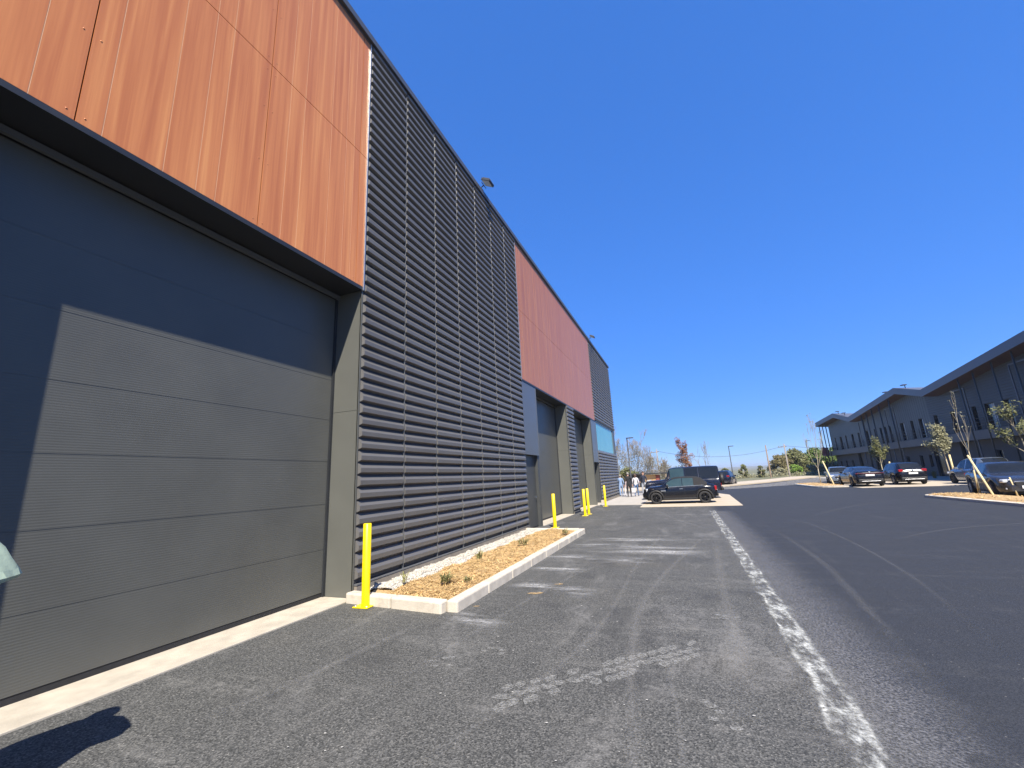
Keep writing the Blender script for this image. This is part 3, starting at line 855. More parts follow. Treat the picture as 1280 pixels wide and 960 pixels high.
mb = MB(); wall_with_holes(mb, XL, XL+.3, Y0, Y1, 0, 3.3, [(a, b, .95, 2.2) for a, b in lowr] + [(a, b, .02, 3.1) for a, b in doors]); mb.box(XL+.9, XL+1.0, Y0, Y1, 0, 7.4)
mb.build('lower_wall', M['lowwall'], O)
random.seed(4)
for (a, b, c, d) in uph + [(a, b, .95, 2.2) for a, b in lowr]:
    x = XW if c > 3 else XL
    mb = MB(); t = .05
    mb.box(x+.12, x+.2, a, a+t, c, d); mb.box(x+.12, x+.2, b-t, b, c, d); mb.box(x+.12, x+.2, a+t, b-t, c, c+t); mb.box(x+.12, x+.2, a+t, b-t, d-t, d)
    f = mb.build('window', M['anth_dark'], O)
    mb = MB(); mb.box(x+.155, x+.17, a+t, b-t, c+t, d-t); mb.build('pane', M['win'], f)
    if b-a > .85 and c > 3:
        mb = MB()
        mb.box(x+.135, x+.15, a+t, a+t+(b-a)*.30, c+.55, d-t); mb.box(x+.135, x+.15, a+t+(b-a)*.34, a+t+(b-a)*.46, c+.55, d-t); mb.build('blind', M['blind'], f)
for a, b in doors:
    mb = MB(); mb.box(XL+.2, XL+.28, a, b, .02, 3.1); d = mb.build('entrance_door', M['win'], O)
    mb = MB(); mb.tube([(XL+.17, a+.3, .8), (XL+.17, a+.3, 1.5)], .02, 8); mb.build('handle', M['alu'], d)
# gallery slab
mb = MB(); mb.box(28.15, XW+.4, Y0, Y1+.4, 3.12, 3.86); mb.build('gallery_band', M['band'], O, bevel=.01)
mb = MB()
for y in [Y0+.5+1.5*k for k in range(int((Y1-Y0)/1.5))]: mb.box(28.19, 28.22, y-.015, y+.015, 3.86, 4.85)
for z in (4.2, 4.5, 4.82): mb.box(28.185, 28.225, Y0, Y1+.3, z, z+.03)
mb.build('railing', M['pole_dark'], O)
# zigzag roof slab: fascia front, wooden soffit
mb = MB()
T = .68
for (a, za), (b, zb) in zip(ridge, ridge[1:]):
    fr = [(XE, a, za), (XE, b, zb), (XE, b, zb-T), (XE, a, za-T)]
    bk = [(44, a, za-1.6), (44, b, zb-1.6), (44, b, zb-1.6-T), (44, a, za-1.6-T)]
    i = mb.add(fr+bk)
    mb.face((i, i+1, i+2, i+3), 0); mb.face((i, i+4, i+5, i+1), 0); mb.face((i+3, i+2, i+6, i+7), 1)
    if (a, za) == ridge[0]: mb.face((i, i+3, i+7, i+4), 0)
    if (b, zb) == ridge[-1]: mb.face((i+1, i+5, i+6, i+2), 0)
rf = mb.build('roof', [M['roofgrey'], M['soffitwood']], O)
mb = MB()
for y in (75.5, 61.0, 56.5, 78.0): 
    z = zroof(y); mb.tube([(XE+.5, y, z-.05), (XE+.5, y, z+.3)], .04, 6); mb.box(XE+.2, XE+.6, y-.25, y+.25, z+.28, z+.36)
mb.build('roof_vent', M['pole_dark'], rf)
# slender columns and tall rectangular frames
for y in (87.9, 86.1, 84.4, 69.0, 67.3, 65.5, 63.2, 60.4, 47.0, 44.9, 42.5, 40.2, 25.0, 23.0):
    mb = MB(); z = zroof(y)-T+.02; mb.tube([(27.75, y, 0), (27.75, y, z)], .07 if y > 50 else .055, 8); mb.build('column', M['anth'], O)
for a, b, z in ((61.3, 63.5, 7.85), (47.8, 49.7, 7.6), (39.9, 41.9, 8.3), (70.5, 72.3, 7.3), (29, 31, 7.9)):
    mb = MB()
    for y in (a, b): mb.box(28.3, 28.38, y-.04, y+.04, 0, z)
    mb.box(28.3, 28.38, a+.04, b-.04, z-.08, z); mb.build('portal_frame', M['roofgrey'], O)
mb = MB(); mb.box(27.6, 28.6, 86.8, 88.6, 3.2, 3.35)
for k in range(7): mb.box(27.6, 27.64, 86.8+.29*k, 86.85+.29*k, 3.35, 4.6)
mb.box(27.59, 27.65, 86.8, 88.6, 4.55, 4.65); mb.box(27.6, 28.6, 88.58, 88.62, 3.35, 4.6)
mb.build('end_balcony', M['balred'], O)

# ------------------------------------------------------------------ ISLANDS
def island(name, label, outline, h=.12):
    t = thing(name, label, 'planting island', (0, 0, 0))
    pts = [Vector((*p, 0)) for p in outline]
    n = len(pts)
    cen = sum(pts, Vector())/n
    inner = []
    for i in range(n):
        tg = (pts[(i+1) % n]-pts[i-1]).normalized(); nn = Vector((-tg.y, tg.x, 0))
        if nn.dot(cen-pts[i]) < 0: nn = -nn
        inner.append(pts[i]+nn*.16)
    mb = MB()
    for i in range(n):
        a, b, c, d = pts[i], pts[(i+1) % n], inner[(i+1) % n], inner[i]
        k = mb.add([(a.x, a.y, -.05), (b.x, b.y, -.05), (b.x, b.y, h-.02), (a.x, a.y, h-.02), (c.x, c.y, h), (d.x, d.y, h), (c.x, c.y, -.05), (d.x, d.y, -.05)])
        mb.face((k, k+1, k+2, k+3)); mb.face((k+3, k+2, k+4, k+5)); mb.face((k+5, k+4, k+6, k+7))
    mb.build('kerb', M['kerb'], t, fixn=True)
    mb = MB(); c = mb.add([(cen.x, cen.y, h+.10)]); r = mb.add([(p.x, p.y, h-.03) for p in inner])
    mid = mb.add([((p.x+cen.x)/2, (p.y+cen.y)/2, h+.07) for p in inner])
    for i in range(n):
        mb.face((r+i, r+(i+1) % n, mid+(i+1) % n, mid+i), 0, True); mb.face((mid+i, mid+(i+1) % n, c), 0, True)
    mb.build('mulch', M['mulch'], t, fixn=True)
    mb = MB(); random.seed(len(outline))
    for k in range(900):
        i = random.randrange(n); f = random.random()**.5; p = cen+(inner[i]*(.5)+inner[(i+1) % n]*.5-cen)*f*.96
        p = p+Vector((random.uniform(-.2, .2), random.uniform(-.2, .2), 0)); z = h+.10-.11*f
        L = random.uniform(.03, .10); a = random.uniform(0, 6.3)
        d = Vector((math.cos(a), math.sin(a), .3))*L; nn = Vector((-math.sin(a), math.cos(a), 0))*.012; p.z = z+.02
        mb.quad(p-d-nn, p+d-nn, p+d+nn, p-d+nn)
    tag(mb.build('straw', M['straw'], t), kind='stuff')
def arc(cx, cy, r, a0, a1, n): return [(cx+r*math.cos(RAD(a0+(a1-a0)*i/n)), cy+r*math.sin(RAD(a0+(a1-a0)*i/n))) for i in range(n+1)]
island('planting_island', 'far grassy island with a pale kerb, where a thin bare sapling stands',
       arc(15.9, 41.0, 1.5, 265, 180, 6)[::-1][::-1] + [(14.4, 45)] + arc(15.7, 47.0, 1.3, 180, 60, 6) + [(16.5, 46), (16.45, 41), (16.4, 39.4)])
island('planting_island', 'near straw-covered island with a curved pale kerb, beside the dark grey saloon car',
       [(15.5, 14), (15.45, 18), (15.35, 21.4), (15.3, 23.3)] + arc(16.6, 25.6, 1.35, 185, 80, 8) + [(17.1, 26.2), (17.3, 23), (17.35, 18), (17.4, 14)])

# ------------------------------------------------------------------ TREES
def grow(mb, p, d, L, r, depth, rng, ends, spread=.55, droop=0.0, nseg=3, kids=(2, 3), shrink=.68, up=.25, minr=.004):
    pts = [p]; rad = [r]
    for k in range(nseg):
        d = (d+Vector((rng.uniform(-1, 1), rng.uniform(-1, 1), rng.uniform(-.4, .8)))*.14+Vector((0, 0, up*.12))).normalized()
        pts.append(pts[-1]+d*L/nseg); rad.append(max(minr, r*(1-.4*(k+1)/nseg)))
    mb.tube(pts, rad, 5 if r > .02 else 3, cap=False)
    ends.append((pts[-1], d, depth))
    if depth <= 0: return
    n = rng.randint(*kids)
    for k in range(n):
        t = rng.uniform(.35, 1.0) if k else 1.0
        q = pts[min(nseg, max(1, int(t*nseg+.5)))]
        a = rng.uniform(0, 6.283)
        o = d.orthogonal().normalized(); o = Matrix.Rotation(a, 3, d) @ o
        nd = (d+o*rng.uniform(.4, 1)*spread*1.6+Vector((0, 0, up))).normalized()
        grow(mb, q, nd, L*shrink*rng.uniform(.75, 1.15), max(minr, r*.6), depth-1, rng, ends, spread, droop, nseg, kids, shrink, up, minr)

def leaves(mb, c, n, R, size, rng, m=0, flat=1.0):
    for k in range(n):
        v = Vector((rng.gauss(0, 1), rng.gauss(0, 1), rng.gauss(0, 1)*flat)); v = v.normalized()*R*rng.random()**.45
        v.z *= flat
        a = Vector((rng.uniform(-1, 1), rng.uniform(-1, 1), rng.uniform(-1, 1))).normalized(); b = a.orthogonal().normalized()
        s = size*rng.uniform(.55, 1.3); p = c+v
        mb.quad(p-a*s-b*s*.2, p-b*s*.6, p+a*s+b*s*.1, p+b*s*.6)

def tree(name, label, cat, loc, H, trunkH, seed, mat_t, mat_l=None, depth=4, R=.0, lsize=.08, nl=12, spread=.5, r0=.05, group=None, up=.3, lean=(0, 0), shrink=.7, kids=(2, 3), minr=.004, leafdepth=1):
    rng = random.Random(seed)
    t = thing(name, label, cat, loc, 0, group)
    mb = MB(); ends = []
    top = Vector((lean[0], lean[1], trunkH))
    mb.tube([(0, 0, -.05), top*.5+Vector((rng.uniform(-.02, .02), rng.uniform(-.02, .02), 0)), top], [r0*1.25, r0, r0*.8], 8)
    mb.build('trunk', mat_t, t)
    mb = MB()
    L = (H-trunkH)/(1+shrink*.8+shrink**2*.5)
    grow(mb, top, Vector((lean[0]*.3, lean[1]*.3, 1)).normalized(), L, r0*.75, depth, rng, ends, spread, 0, 3, kids, shrink, up, minr)
    for k in range(3):
        a = k*2.1+rng.random(); grow(mb, top, Vector((math.cos(a)*spread*1.5, math.sin(a)*spread*1.5, .9)).normalized(), L*.75, r0*.5, depth-1, rng, ends, spread, 0, 3, kids, shrink, up, minr)
    br = mb.build('branches', mat_t if mat_l else M['twig'], t)
    if mat_l and nl:
        mb = MB()
        for p, d, dep in ends:
            if dep <= leafdepth: leaves(mb, p, nl, R, lsize, rng)
        mb.build('crown', mat_l, t)
    return t

def bushy(name, label, cat, loc, H, W, seed, mats, n=34, lsize=.22, trunk=.9, group=None):
    """dense tree or bush: leaf clumps through an uneven crown volume"""
    rng = random.Random(seed); t = thing(name, label, cat, loc, 0, group)
    mb = MB(); ends = []
    mb.tube([(0, 0, -.1), (0.05, 0, trunk), (rng.uniform(-.2, .2), 0, H*.55)], [.13, .1, .05], 7)
    for k in range(6):
        a = rng.uniform(0, 6.3); mb.tube([(0, 0, trunk), (math.cos(a)*W*.25, math.sin(a)*W*.25, H*.5), (math.cos(a)*W*.42, math.sin(a)*W*.42, H*.75)], [.06, .04, .02], 5)
    mb.build('trunk', M['bark'], t)
    mb = MB()
    for k in range(n):
        u = rng.random(); a = rng.uniform(0, 6.283); z = trunk*.35+(H-trunk*.35)*u
        prof = math.sin(math.pi*min(1, (u*.86+.14)))**.7
        rr = W/2*prof*rng.uniform(.35, 1.0)
        c = Vector((math.cos(a)*rr, math.sin(a)*rr, z))
        leaves(mb, c, 46, W*rng.uniform(.10, .19), lsize, rng, rng.randrange(len(mats)), .8)
    mb.build('crown', mats, t)
    return t
L_ = M
# trees beyond the right road end
gt = 'leafy trees beyond the road bend'
bushy('broadleaf_tree', 'brownish olive tree at the left end of the leafy row past the bend', 'tree', (21.9, 93, 0), 3.7, 4.2, 1, [L_['leaf_brown'], L_['leaf_green']], 96, .2, group=gt)
bushy('broadleaf_tree', 'tall olive-brown tree behind the wooden pole past the bend', 'tree', (25.0, 97, 0), 4.6, 5.2, 2, [L_['leaf_olive'], L_['leaf_green'], L_['leaf_brown']], 102, .2, group=gt)
bushy('round_bush', 'bright fresh green bush in front of the leafy trees past the bend', 'bush', (23.3, 89, 0), 1.9, 2.5, 3, [L_['leaf_bright'], L_['leaf_green']], 34, .14, .4)
bushy('broadleaf_tree', 'yellow-green tree between the wooden pole and the office building', 'tree', (29.0, 99, 0), 4.7, 5.0, 4, [L_['leaf_green'], L_['leaf_bright'], L_['leaf_olive']], 105, .2, group=gt)
bushy('broadleaf_tree', 'green tree partly behind the thin bare sapling on the far island', 'tree', (33.0, 101, 0), 4.9, 5.2, 5, [L_['leaf_green'], L_['leaf_olive']], 105, .2, group=gt)
bushy('broadleaf_tree', 'dark green tree seen through the columns at the office building corner', 'tree', (37.3, 104, 0), 4.4, 5.6, 6, [L_['leaf_olive'], L_['leaf_green']], 96, .2, group=gt)
bushy('broadleaf_tree', 'olive tree closing the gap behind the bright green bush past the bend', 'tree', (26.6, 101, 0), 4.0, 5.0, 17, [L_['leaf_olive'], L_['leaf_brown']], 90, .2, group=gt)
bushy('broadleaf_tree', 'green tree between the thin bare sapling and the office columns', 'tree', (31.0, 96, 0), 3.9, 4.6, 18, [L_['leaf_green'], L_['leaf_olive']], 90, .2, group=gt)
bushy('round_bush', 'low pale olive bush at the foot of the wooden pole', 'bush', (20.9, 88, 0), 1.4, 2.2, 7, [L_['leaf_pale'], L_['leaf_olive']], 26, .14, .3)
bushy('round_bush', 'olive bush right of the bright green bush', 'bush', (26.6, 90, 0), 2.6, 2.6, 8, [L_['leaf_pale'], L_['leaf_green']], 30, .15, .3)
bushy('round_bush', 'grey-green hedge bush beside the office building end', 'bush', (30.5, 92, 0), 2.0, 4.2, 9, [L_['leaf_pale'], L_['leaf_olive']], 44, .15, .3)
for x, y, H, W, lab, sd in ((14.75, 85, 2.3, 1.9, 'small conical bush between the first and second lamp posts', 11), (17.4, 85, 2.2, 1.6, 'small conical bush just left of the pole without a lamp', 12),
        (11.9, 86, 2.0, 1.8, 'small rounded bush showing above the far car by the lamp post', 13)):
    bushy('conical_bush', lab, 'bush', (x, y, 0), H, W, sd, [L_['leaf_olive'], L_['leaf_green']], 30, .12, .3, 'small bushes along the field edge')
mb = MB(); rng = random.Random(31)
for k in range(520):
    t_ = rng.random(); x = 9+22*t_; y = 84+rng.uniform(-1, 3)+4*t_
    leaves(mb, Vector((x, y, rng.uniform(.0, .55))), 10, .35, .12, rng, rng.randrange(2))
tag(mb.build('undergrowth', [L_['leaf_pale'], L_['leaf_olive']]), kind='stuff')
# grey budding trees left, behind the workshop end
gb = 'budding bare trees behind the workshop end'
for i, (x, y, H, W_, lab) in enumerate(((-3.0, 60, 5.6, 3.6, 'tallest bare grey tree half hidden by the workshop end'), (-.9, 63, 5.3, 3.4, 'bare budding tree behind the black lamp post'),
        (1.1, 61, 3.9, 3.0, 'bare budding tree between the lamp post and the concrete pole'), (2.6, 64, 2.8, 2.6, 'small bare tree at the right end of the grey tree cluster'))):
    t = tree('budding_tree', lab, 'tree', (x, y, 0), H, .5, 40+i, M['twig'], None, 5, 0, 0, 0, .5, .07, gb, .35, minr=.012, kids=(2, 4))
    rng = random.Random(90+i); mb = MB()
    for k in range(85):
        u = rng.random()**.8; a = rng.uniform(0, 6.283); prof = math.sin(math.pi*(u*.8+.18))**.6; rr = W_/2*prof*rng.uniform(.2, 1)
        leaves(mb, Vector((math.cos(a)*rr, math.sin(a)*rr, .4+(H-.5)*u)), 26, .5, .065, rng, 0 if rng.random() < .75 else 1)
    mb.build('crown', [M['leaf_grey'], M['leaf_pale']], t)
bushy('round_bush', 'olive thicket below the bare grey trees by the workshop end', 'bush', (-1.8, 57.5, 0), 2.4, 3.8, 61, [L_['leaf_olive'], L_['leaf_pale']], 44, .12, .2)
bushy('round_bush', 'olive bush between the shed and the big black off-road car', 'bush', (4.3, 66, 0), 2.4, 2.6, 62, [L_['leaf_olive'], L_['leaf_pale']], 30, .12, .2)
# saplings
def stake(label, pts, r=.035, group='timber tree stakes', mat='stake'):
    mb = MB(); mb.tube(pts, r, 8)
    b = Vector(pts[0]); o = mb.build('tree_stake', M[mat]); tag(o, label, 'stake', group); return o
tree('young_tree', 'young tree with copper-red leaves behind the big black off-road car', 'tree', (5.35, 44, 0), 3.7, 1.3, 70, M['bark'], M['leaf_red'], 3, .26, .07, 26, .30, .03, None, .5, leafdepth=2)
tree('young_tree', 'bare young tree behind the rear of the big black off-road car', 'tree', (7.05, 44, 0), 3.9, 1.3, 71, M['bark'], None, 4, 0, 0, 0, .35, .03, None, .5, minr=.008)
stake('tall tree stake beside the copper-red young tree', [(5.5, 44.2, -.1), (5.55, 44.2, 4.2)], .03, mat='pole_dark')
tree('young_tree', 'tall thin bare sapling on the far island before the office building end', 'tree', (16.35, 46.6, .1), 5.3, 1.3, 72, M['barkpale'], M['leaf_pale'], 3, .10, .05, 3, .22, .04, None, .8, minr=.008)
stake('leaning pale stake on the far island', [(16.0, 41.6, .05), (15.95, 43.2, 2.0)], .05)
tree('young_tree', 'small olive young tree behind the black saloon, at the office front', 'tree', (23.0, 52.4, 0), 3.4, 1.5, 73, M['barkpale'], M['leaf_olive'], 3, .30, .10, 16, .42, .035, None, .5, leafdepth=2)
stake('short slanting stake beside the tree behind the black saloon', [(23.5, 52.2, 0), (23.6, 52.2, 1.7)], .06)
tree('young_tree', 'rounded olive young tree by the dark entrance of the office building', 'tree', (23.93, 43.2, .02), 3.5, 1.65, 74, M['barkpale'], M['leaf_pale'], 3, .34, .10, 24, .42, .045, None, .45, leafdepth=2)  # sunlit look of the crown put into paler leaves
stake('thick upright stake beside the rounded olive tree', [(24.12, 43.05, 0), (24.12, 43.05, 2.0)], .065)
tree('young_tree', 'slim nearly bare young tree on the near island beside the dark grey saloon', 'tree', (16.72, 24.8, .15), 4.3, 1.8, 75, M['barkpale'], M['leaf_pale'], 2, .08, .035, 3, .24, .018, None, .9, minr=.004)
stake('long slanting pale stake across the dark grey saloon', [(16.4, 23.3, .1), (16.62, 24.75, 1.78)], .04)
stake('thin short stake on the near island behind the slanting one', [(16.72, 24.95, .1), (16.66, 24.7, 1.15)], .022)
stake('thin stake on the near island in front of the saloon headlight', [(17.1, 23.3, .1), (17.06, 23.4, .85)], .022)
tree('young_tree', 'widest leafy young tree in front of the office building, at the picture edge', 'tree', (23.25, 33.4, .02), 3.95, 1.75, 76, M['barkpale'], M['leaf_olive'], 4, .22, .08, 9, .5, .05, None, .4, leafdepth=1)
weed(26.2, 51.0, .02, 40, 1.0, .3, 'upright green weed clump against the dark office wall', seed=9, mat='leaf_olive')

# ------------------------------------------------------------------ LAMP POSTS, POLES, WIRES
def lamp(x, y, H, label):
    t = thing('lamp_post', label, 'lamp post', (x, y, 0), 0, 'black lamp posts along the road')
    mb = MB(); mb.lathe([(.13, 0), (.13, .9), (.08, 1.0), (.06, H), (0, H)], 12); mb.build('post', M['pole_dark'], t)
    mb = MB(); mb.box(-.15, .15, -.09, .09, 0, .03); mb.build('base_plate', M['pole_dark'], t)
    mb = MB(); mb.box(-.08, .75, -.12, .12, H-.03, H+.07); h = mb.build('lamp_head', M['pole_dark'], t, bevel=.02)
    mb = MB(); mb.box(.15, .68, -.09, .09, H-.045, H-.032); mb.build('lamp_glass', M['lens'], h)
lamp(-.75, 52, 5.9, 'black lamp post between the workshop end and the bare trees')
lamp(12.5, 80, 5.5, 'black lamp post beyond the far parked car')
lamp(30.5, 110, 7.0, 'lamp post half hidden by the green trees near the office')
def pole(x, y, H, label, mat, arm=True):
    t = thing('utility_pole', label, 'utility pole', (x, y, 0), 0, 'utility poles')
    mb = MB(); mb.lathe([(.12, -.1), (.08, H), (0, H)], 10); mb.build('post', mat, t)
    mb = MB()
    if arm: mb.box(-.9, .3, -.05, .05, H-.55, H-.43)
    for s in (-.8, 0, .25) if arm else (0,): mb.lathe([(.05, H-.43), (.07, H-.35), (.03, H-.28), (0, H-.28)], 8, Matrix.Translation((s, 0, 0)))
    mb.build('crossarm', mat, t)
pole(1.25, 75, 5.6, 'pale concrete utility pole above the shed', M['pole_conc'])
pole(20.9, 82, 5.4, 'wooden utility pole in front of the leafy trees', M['pole_conc'])
pole(17.9, 80, 5.3, 'plain pole without a lamp between two conical bushes', M['pole_wood'], False)
def wire(label, a, b, sag):
    pts = []
    for k in range(17):
        t = k/16; p = Vector(a).lerp(Vector(b), t); p.z -= sag*4*t*(1-t); pts.append(p)
    mb = MB(); mb.tube(pts, .022, 4); o = mb.build('overhead_wire', M['wire']); tag(o, label, 'cable', 'overhead wires')
wire('sagging overhead wire between the two cross-armed poles', (1.25, 75, 5.3), (20.9, 82, 5.1), 1.35)
wire('overhead wire running left from the concrete pole towards the workshop', (1.25, 75, 5.2), (-16, 72, 5.2), 1.1)
wire('overhead wire running right from the wooden pole above the leafy trees', (20.9, 82, 5.1), (44, 92, 5.4), 1.0)

# ------------------------------------------------------------------ SHED
t = thing('garden_shed', 'low timber shed with flat dark roof and a red-brown corner behind the people', 'shed', (0, 55, 0))
mb = MB(); mb.box(-1.2, .45, .3, 2.4, 0, 1.6); mb.build('dark_wall', M['anth_dark'], t)  # dark colour stands in for shade on the left part
mb = MB(); mb.box(.46, 1.8, .1, 2.4, 0, 1.55)
for k in range(7): mb.box(.455, 1.81, .085, .1, .05+.22*k, .235+.22*k)
mb.build('wall', M['shedwood'], t)
mb = MB(); mb.box(1.82, 2.2, .0, 2.4, 0, 1.5); mb.build('side_panel', M['redbrown'], t)
mb = MB(); mb.box(-1.5, 3.1, -.4, 2.8, 1.62, 1.76); mb.build('roof', M['anth_dark'], t, bevel=.02)
mb = MB(); mb.tube([(3.0, -.3, 0), (3.0, -.3, 1.62)], .05, 8); mb.build('post', M['pole_wood'], t)

# ------------------------------------------------------------------ CARS
def interp(tab, x):
    """monotone cubic through (x, v) points"""
    xs = [p[0] for p in tab]; v = [p[1] for p in tab]
    if x <= xs[0]: return v[0]
    if x >= xs[-1]: return v[-1]
    n = len(xs); i = max(k for k in range(n-1) if xs[k] <= x)
    d = [(v[k+1]-v[k])/(xs[k+1]-xs[k]) for k in range(n-1)]
    def m(k):
        if k == 0: return d[0]
        if k == n-1: return d[-1]
        return 0 if d[k-1]*d[k] <= 0 else 2*d[k-1]*d[k]/(d[k-1]+d[k])
    h = xs[i+1]-xs[i]; t = (x-xs[i])/h
    return ((2*t**3-3*t*t+1)*v[i]+(t**3-2*t*t+t)*h*m(i)+(-2*t**3+3*t*t)*v[i+1]+(t**3-t*t)*h*m(i+1))

def make_car(name, label, loc, rz, sp, group=None):
    t = thing(name, label, 'car', loc, rz, group)
    top, belt, plan = sp['top'], sp['belt'], sp['plan']
    L2 = sp['L']/2; sill = sp.get('sill', .24); wr = sp['wheel_r']; axles = sp['axles']; ra = wr+.055
    wroof = sp['roof_w']; paint = sp['paint']; trim = sp.get('arch_trim')
    xs = set(-L2+sp['L']*k/56 for k in range(57))
    for ax in axles:
        for k in range(-9, 10): xs.add(ax+ra*math.sin(k/9*math.pi/2))
    for a, b in sp['side_win']: xs |= {a, b}
    for a, b in (sp['wind'], sp['rear']): xs |= {a, b}
    xs = sorted(x for x in xs if -L2 <= x <= L2)
    xs = [x for i, x in enumerate(xs) if i == 0 or x-xs[i-1] > 1e-4]
    rings = []
    def zl(x):
        z = interp(sp['under'], x) if 'under' in sp else sill
        for ax in axles:
            q = ra*ra-(x-ax)**2
            if q >= 0: z = max(z, wr+math.sqrt(q))
        return z
    sec = []
    for x in xs:
        zt, w = interp(top, x), interp(plan, x); zb = min(interp(belt, x), zt-.025); z0 = min(zl(x), zb-.06)
        gh = max(0, min(1, (zt-zb-.03)/.25))
        yu = w*.90*(1-gh)+min(interp(wroof, x), w*.93)*gh
        cr = .02+.055*gh
        pts = [(w*.95, z0), (w*.995, z0+.3*(zb-z0)), (w, z0+.68*(zb-z0)), (w*.975, zb-.035*min(1, (zb-z0)*4)), (w*.935, zb), (yu, zt-cr), (yu*.90, zt-cr*.35), (yu*.5, zt-.008), (0, zt)]
        sec.append(pts)
    body, wind, rear = MB(), MB(), MB()
    sides = {}
    def inr(x0, x1, r): return x0 >= r[0]-1e-4 and x1 <= r[1]+1e-4
    def put(mb, P, smooth=True):
        i = mb.add(P); mb.face(range(i, i+len(P)), 0, smooth)
    n = 9
    ids = {}
    for sgn in (1, -1):
        for i in range(len(xs)-1):
            xa, xb = xs[i], xs[i+1]
            for j in range(n-1):
                P = [(xa, sgn*sec[i][j][0], sec[i][j][1]), (xb, sgn*sec[i+1][j][0], sec[i+1][j][1]), (xb, sgn*sec[i+1][j+1][0], sec[i+1][j+1][1]), (xa, sgn*sec[i][j+1][0], sec[i][j+1][1])]
                if sgn > 0: P = P[::-1]
                mb = body
                sr = [q for q, r in enumerate(sp['side_win']) if inr(xa, xb, r)] if j == 4 else []
                if sr: mb = sides.setdefault((sgn, sr[0]), MB())
                elif j in (6, 7) and inr(xa, xb, sp['wind']): mb = wind
                elif j in (6, 7) and inr(xa, xb, sp['rear']): mb = rear
                elif j == 5 and (inr(xa, xb, sp['rear']) and sp.get('rear_wide')): mb = rear
                put(mb, P)
    for i in (0, len(xs)-1):
        ring = [(xs[i], y, z) for y, z in sec[i]]+[(xs[i], -y, z) for y, z in sec[i][-2::-1]]
        put(body, ring if i else ring[::-1], False)
    mats = sp['mats']
    b = body.build('body', [M[paint]], t, fixn=True)
    for nm, mb, mt in [('windscreen', wind, 'glass'), ('rear_window', rear, 'glass')]+[('side_window', q, sp.get('side_mats', {}).get(kk[1], 'glass')) for kk, q in sides.items()]:
        if mb.f: mb.build(nm, M[sp.get(nm, mt)], t, fixn=True)
    if sp.get('soft'):
        a, c = sp['soft']; mb = MB()
        for sgn in (1, -1):
            for i in range(len(xs)-1):
                if xs[i] < a-1e-4 or xs[i+1] > c+1e-4: continue
                for j in range(4 if xs[i] < sp['side_win'][0][0]-.001 else 5, 8):
                    e = 1.008; P = [(xs[q], sgn*(sec[q][jj][0]+.006), sec[q][jj][1]+.008) for q, jj in ((i, j), (i+1, j), (i+1, j+1), (i, j+1))]
                    put(mb, P if sgn < 0 else P[::-1])
        mb.build('soft_top', M['softtop'], t, fixn=True)
    # underbody and wheel wells
    mb = MB(); mb.box(-L2+.25, L2-.25, -sp['W']*.40, sp['W']*.40, .19, .55); mb.build('underbody', M['rubber'], t)
    # waist strip, sill strip, handles, mirrors
    wmax = sp['W']/2
    def side_strip(nm, x0, x1, zfun, hh, mt, out=.004):
        mb = MB()
        for s in (1, -1):
            pr = None
            for k in range(13):
                x = x0+(x1-x0)*k/12; y = (interp(plan, x)*sp.get('strip_k', .945)+out)*s; z = zfun(x)
                i = mb.add([(x, y, z-hh/2), (x, y, z+hh/2)])
                if pr is not None: mb.face((pr, i, i+1, pr+1) if s < 0 else (i, pr, pr+1, i+1))
                pr = i
        mb.build(nm, M[mt], t)
    if sp.get('chrome_line'):
        side_strip('waist_trim', sp['side_win'][0][0]-sp.get('cl_ext', .05), sp['side_win'][-1][1]+.05, lambda x: min(interp(belt, x), interp(top, x)-.025)+.004, .028, sp['chrome_line'])
    for s in (1, -1):
        for hx in sp.get('handles', ()):
            mb = MB(); z = interp(belt, hx)-.13; y = interp(plan, hx)*.985
            mb.box(hx-.10, hx+.08, s*y-.02, s*y+.03*s if s > 0 else s*y+.02, z-.015, z+.02)
            mb.v = [(px, (y+.03)*s if abs(py) > y+.0 else (y-.03)*s, pz) for px, py, pz in mb.v]
            mb.build('door_handle', M[sp.get('handle_mat', paint)], t, fixn=True)
        mx = sp['mirror']; z = interp(belt, mx)+.07; y = interp(plan, mx)*.93
        mb = MB(); mb.obox(Matrix.Translation((mx, s*(y+.14), z)) @ Matrix.Rotation(s*.15, 4, 'Z'), .12, .2, .14); mb.obox(Matrix.Translation((mx, s*(y+.02), z-.05)), .06, .12, .03)
        mb.build('mirror', M[sp.get('mirror_mat', paint)], t, bevel=.03)
        for dx in sp.get('door_gaps', ()):
            mb = MB(); prv = None
            z1 = interp(belt, dx)-.01; z0 = zl(dx)+.06
            for k in range(7):
                f = k/6; z = z0+(z1-z0)*f
                w = interp(plan, dx); yy = w*(.96+.04*min(1, f/.35)) if f < .35 else w*(1 if f < .75 else 1-.03*(f-.75)/.25)
                i = mb.add([(dx-.006, s*(yy+.003), z), (dx+.006, s*(yy+.003), z)])
                if prv is not None: mb.face((prv, prv+1, i+1, i))
                prv = i
            mb.build('door_gap', M['rubber'], t)
        # arch trims
        if trim:
            for ax in axles:
                mb = MB(); prv = None
                for k in range(21):
                    a = math.pi*k/20; w = interp(plan, ax)*.985+.012
                    i = mb.add([(ax+rr*math.cos(a), s*w2, wr+rr*math.sin(a)) for rr, w2 in ((ra-.02, w-.05), (ra-.015, w+.008), (ra+.06, w+.008), (ra+.065, w-.03))])
                    if prv is not None:
                        for q in range(3): mb.face((prv+q, i+q, i+q+1, prv+q+1), 0, True)
                    prv = i
                mb.build('arch_trim', M['blacktrim'], t, fixn=True)
    # wheels
    tw = sp.get('tyre_w', .2)
    first = None
